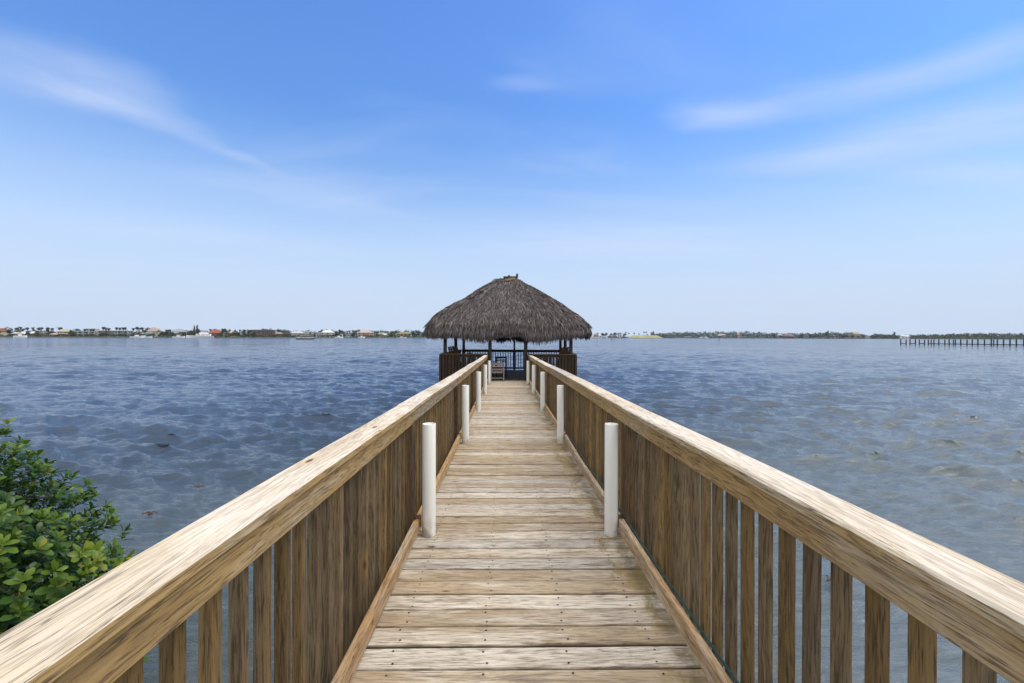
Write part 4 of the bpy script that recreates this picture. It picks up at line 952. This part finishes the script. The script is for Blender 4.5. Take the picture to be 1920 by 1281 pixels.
small_boat(628, 643, 628.0, 470, 'white boat docked right of the bright white villa', canopy=False)
small_boat(672, 684, 628.5, 510, 'small white boat below the pink villa')
small_boat(744, 762, 630.5, 540, 'thin pale boat lying below the tan house with yellow balconies', canopy=False)
small_boat(1311, 1318, 630.5, 880, 'white boat on the right shore, left one of two side by side')
small_boat(1319, 1327, 630.0, 880, 'white boat on the right shore, right one of two side by side')
small_boat(1134, 1140, 631.5, 700, 'tiny white boat by the low brown roofed house', canopy=False)
# passenger boat
d = 318; L = 31*d/F; r = boat_at('passenger_boat', 572.5, d, 'long low dark hulled passenger boat crossing the water with people aboard', 0)
mb = MB(); hull(mb, L, 3.0, 0.85, bow=.15); mb.build('hull', M['darkhull'], r)
mb = MB(); mb.sweep([(-L*.49, -1.45, 0.95), (L*.2, -1.47, 0.97), (L*.47, -0.5, 1.08)], 0.16, 0.3, .03); mb.build('gunwale', M['hull'], r)
mb = MB(); mb.sweep([(-L*.30, 0, 2.55), (L*.30, 0, 2.55)], 2.4, 0.14, .04); mb.build('canopy', M['hull'], r)
for x in (-.29, -.1, .1, .29): mb = MB(); mb.box((L*x, -1.05, 1.7), (.08, .08, 1.6)); mb.build('canopy_post', M['frame'], r)
mb = MB(); mb.box((-L*.02, 0, 1.05), (L*.72, 1.7, 0.5)); mb.build('bench_seat', hm((0.30, 0.22, 0.16)), r)
clo = [(0.5, 0.5, 0.5), (0.10, 0.10, 0.14), (0.35, 0.12, 0.1), (0.12, 0.2, 0.35), (0.6, 0.6, 0.55), (0.06, 0.06, 0.06)]
skinm = plain('skin', (0.42, 0.26, 0.18), 0.6)
def seated(loc, rz, col, label):
    r_ = empty('person', loc, rz, label, 'person', 'people aboard the passenger boat')
    me = bpy.data.meshes.new('body'); 
    J = [(0, 0, 0.1), (0, 0, .35), (0, 0, .52), (0, 0, .60), (0, 0, .70), (-.19, 0, .50), (-.25, .06, .25), (-.17, .25, .12), (.19, 0, .50), (.25, .06, .25), (.17, .25, .12), (-.1, .40, .1), (-.1, .42, -.32), (.1, .40, .1), (.1, .42, -.32)]
    E = [(0, 1), (1, 2), (2, 3), (3, 4), (2, 5), (5, 6), (6, 7), (2, 8), (8, 9), (9, 10), (0, 11), (11, 12), (0, 13), (13, 14)]
    RR = [.15, .13, .12, .055, .10, .065, .045, .03, .065, .045, .03, .08, .05, .08, .05]
    me.from_pydata(J, E, []); o = bpy.data.objects.new('body', me); COL.objects.link(o); o.parent = r_
    md = o.modifiers.new('Skin', 'SKIN')
    bm_ = me
    if not me.skin_vertices:
        import bmesh
        bb = bmesh.new(); bb.from_mesh(me); bb.verts.layers.skin.verify(); bb.to_mesh(me); bb.free()
    for q, sv_ in enumerate(me.skin_vertices[0].data): sv_.radius = (RR[q], RR[q]); sv_.use_root = (q == 0)
    me.materials.append(hm(col)); return r_
pers = [(-.36, 0, 'person in a grey top seated at the stern of the passenger boat'), (-.22, 1, 'person in dark clothes seated second from the stern of the passenger boat'), (-.08, 2, 'person in a red top seated left of the middle of the passenger boat'),
        (.06, 3, 'person in a blue top seated right of the middle of the passenger boat'), (.20, 4, 'person in a white top seated near the bow of the passenger boat'), (.33, 5, 'person in black seated at the bow end of the passenger boat')]
for fx, ci, lb in pers:
    rz = r.rotation_euler.z; x = fx*L; seated((r.location.x+x*math.cos(rz), r.location.y+x*math.sin(rz), 1.2), rz+math.pi, clo[ci], lb)
# dark moored box boat
small_boat(639, 645, 624.5, 500, 'dark hulled boat standing upright against the seawall left of the pink villa', 'darkhull')
# ------------------------------------------------------------------ channel markers
def marker(px, ytop, ybase, label, sign):
    d = ZC*F/(ybase-hor(px)); r = empty('channel_marker', at(px, d, 0), 0, label, 'marker'); h = zat(px, ytop, d)
    mb = MB(); mb.tube([(0, 0, -1), (0, 0, h)], 0.16 if not sign else 0.2, 8); mb.build('pile', hm(DRK), r)
    if sign:
        mb = MB(); mb.box((0, -0.25, h-0.6), (1.0, 0.06, 1.0)); mb.build('sign_board', hm((0.4, 0.42, 0.42)), r)
        mb = MB(); mb.box((0.7, 0, 0.6), (0.9, 0.3, 0.3)); mb.build('brace', hm(DRK), r)
marker(1147, 629.5, 637.5, 'dark channel marker post with a small board right of the thatched roof', True)
marker(1348.5, 634.0, 640.5, 'thin dark marker pole standing alone in the water on the right', False)
# ------------------------------------------------------------------ old pier on the right
pz = [335, 405, 455, 525, 575, 642, 690, 762, 825, 902, 958, 1037, 1107, 1188, 1255, 1328, 1412, 1500, 1577, 1658, 1740, 1822, 1918, 2010, 2105, 2205]
extra = [727, 1012, 1530]
M['pile'] = wood('pier_pile', (0.05, 0.048, 0.05), (0.03, 0.03, 0.034), (0.015, 0.015, 0.017), (0.05, 0.04, 0.035), 0.3, knots=False)
def pd(px): return float(np.interp(px, [1688, 1920, 2000], [186, 157, 148]))
pier = empty('pier', at(1690, 186, 0), 0, 'old dark pier of bare piles with a low stringer on the right', 'pier'); pb = at(1690, 186, 0)
tops = []
for k, q in enumerate(pz):
    X = 1640+q/6.857; d = pd(X); p = at(X, d, 0)-pb; h = zat(X, 636.6, d)
    mb = MB(); mb.tube([p+Vector((0, 0, -1.2)), p+Vector((0, 0, h+random.uniform(-.1, .12)))], 0.20, 9); mb.build('pile', M['pile'], pier); tops.append((p, h, X))
for q in extra:
    X = 1640+q/6.857; d = pd(X)+7; p = at(X, d, 0)-pb; mb = MB(); mb.tube([p+Vector((0, 0, -1.2)), p+Vector((0, 0, zat(X, 637, d)))], 0.18, 9); mb.build('pile', M['pile'], pier)
for k in range(len(tops)-1):
    if k in (1, 3, 5): continue
    a, b_ = tops[k][0], tops[k+1][0]; mb = MB(); mb.sweep([a+Vector((0, -.22, .48)), b_+Vector((0, -.22, .48))], 0.12, 0.30, .01); mb.build('stringer', M['pile'], pier)

# ------------------------------------------------------------------ drifting weed
M['weed'] = plain('brown_weed', (0.13, 0.075, 0.045), 0.7, 0.4, 20)
for k, (px_, py_, lb) in enumerate(((375, 917, 'reddish brown clump of weed drifting on the left, farther from the shrub'), (283, 967, 'reddish brown clump of weed drifting on the left, nearer the shrub'), (1560, 1097, 'small reddish clump of weed seen between the right balusters'))):
    d = ZC*F/(py_-hor(px_)); mb = MB(); rr_ = random.Random(k)
    for q in range(26):
        a = rr_.uniform(0, 6.28); x, y = rr_.gauss(0, .07), rr_.gauss(0, .06); L = rr_.uniform(.03, .08)
        mb.sweep([(x, y, 0.03), (x+L*math.cos(a)*.5, y+L*math.sin(a)*.5, 0.05+rr_.uniform(0, .015)), (x+L*math.cos(a), y+L*math.sin(a), 0.03)], 0.018, 0.004, 0.001)
    o = mb.build('floating_weed', M['weed']); o.scale = (0.7, 0.7, 0.7); o.location = at(px_, d, 0.02); tag(o, lb, 'seaweed', 'weed drifting on the water')

# ------------------------------------------------------------------ air over the bay
mb = MB(); mb.box((0, 350, 24), (3600, 1700, 56)); hz_o = mb.build('haze', [])
m = bpy.data.materials.new('haze'); m.use_nodes = True; t = NT(m.node_tree); t.n.clear()
out = t.new('ShaderNodeOutputMaterial'); pv = t.new('ShaderNodeVolumePrincipled'); pv.inputs['Density'].default_value = 0.00008; pv.inputs['Color'].default_value = (0.86, 0.91, 1.0, 1)
t.l.new(pv.outputs[0], out.inputs['Volume']); hz_o.data.materials.append(m); tag(hz_o, kind='stuff')
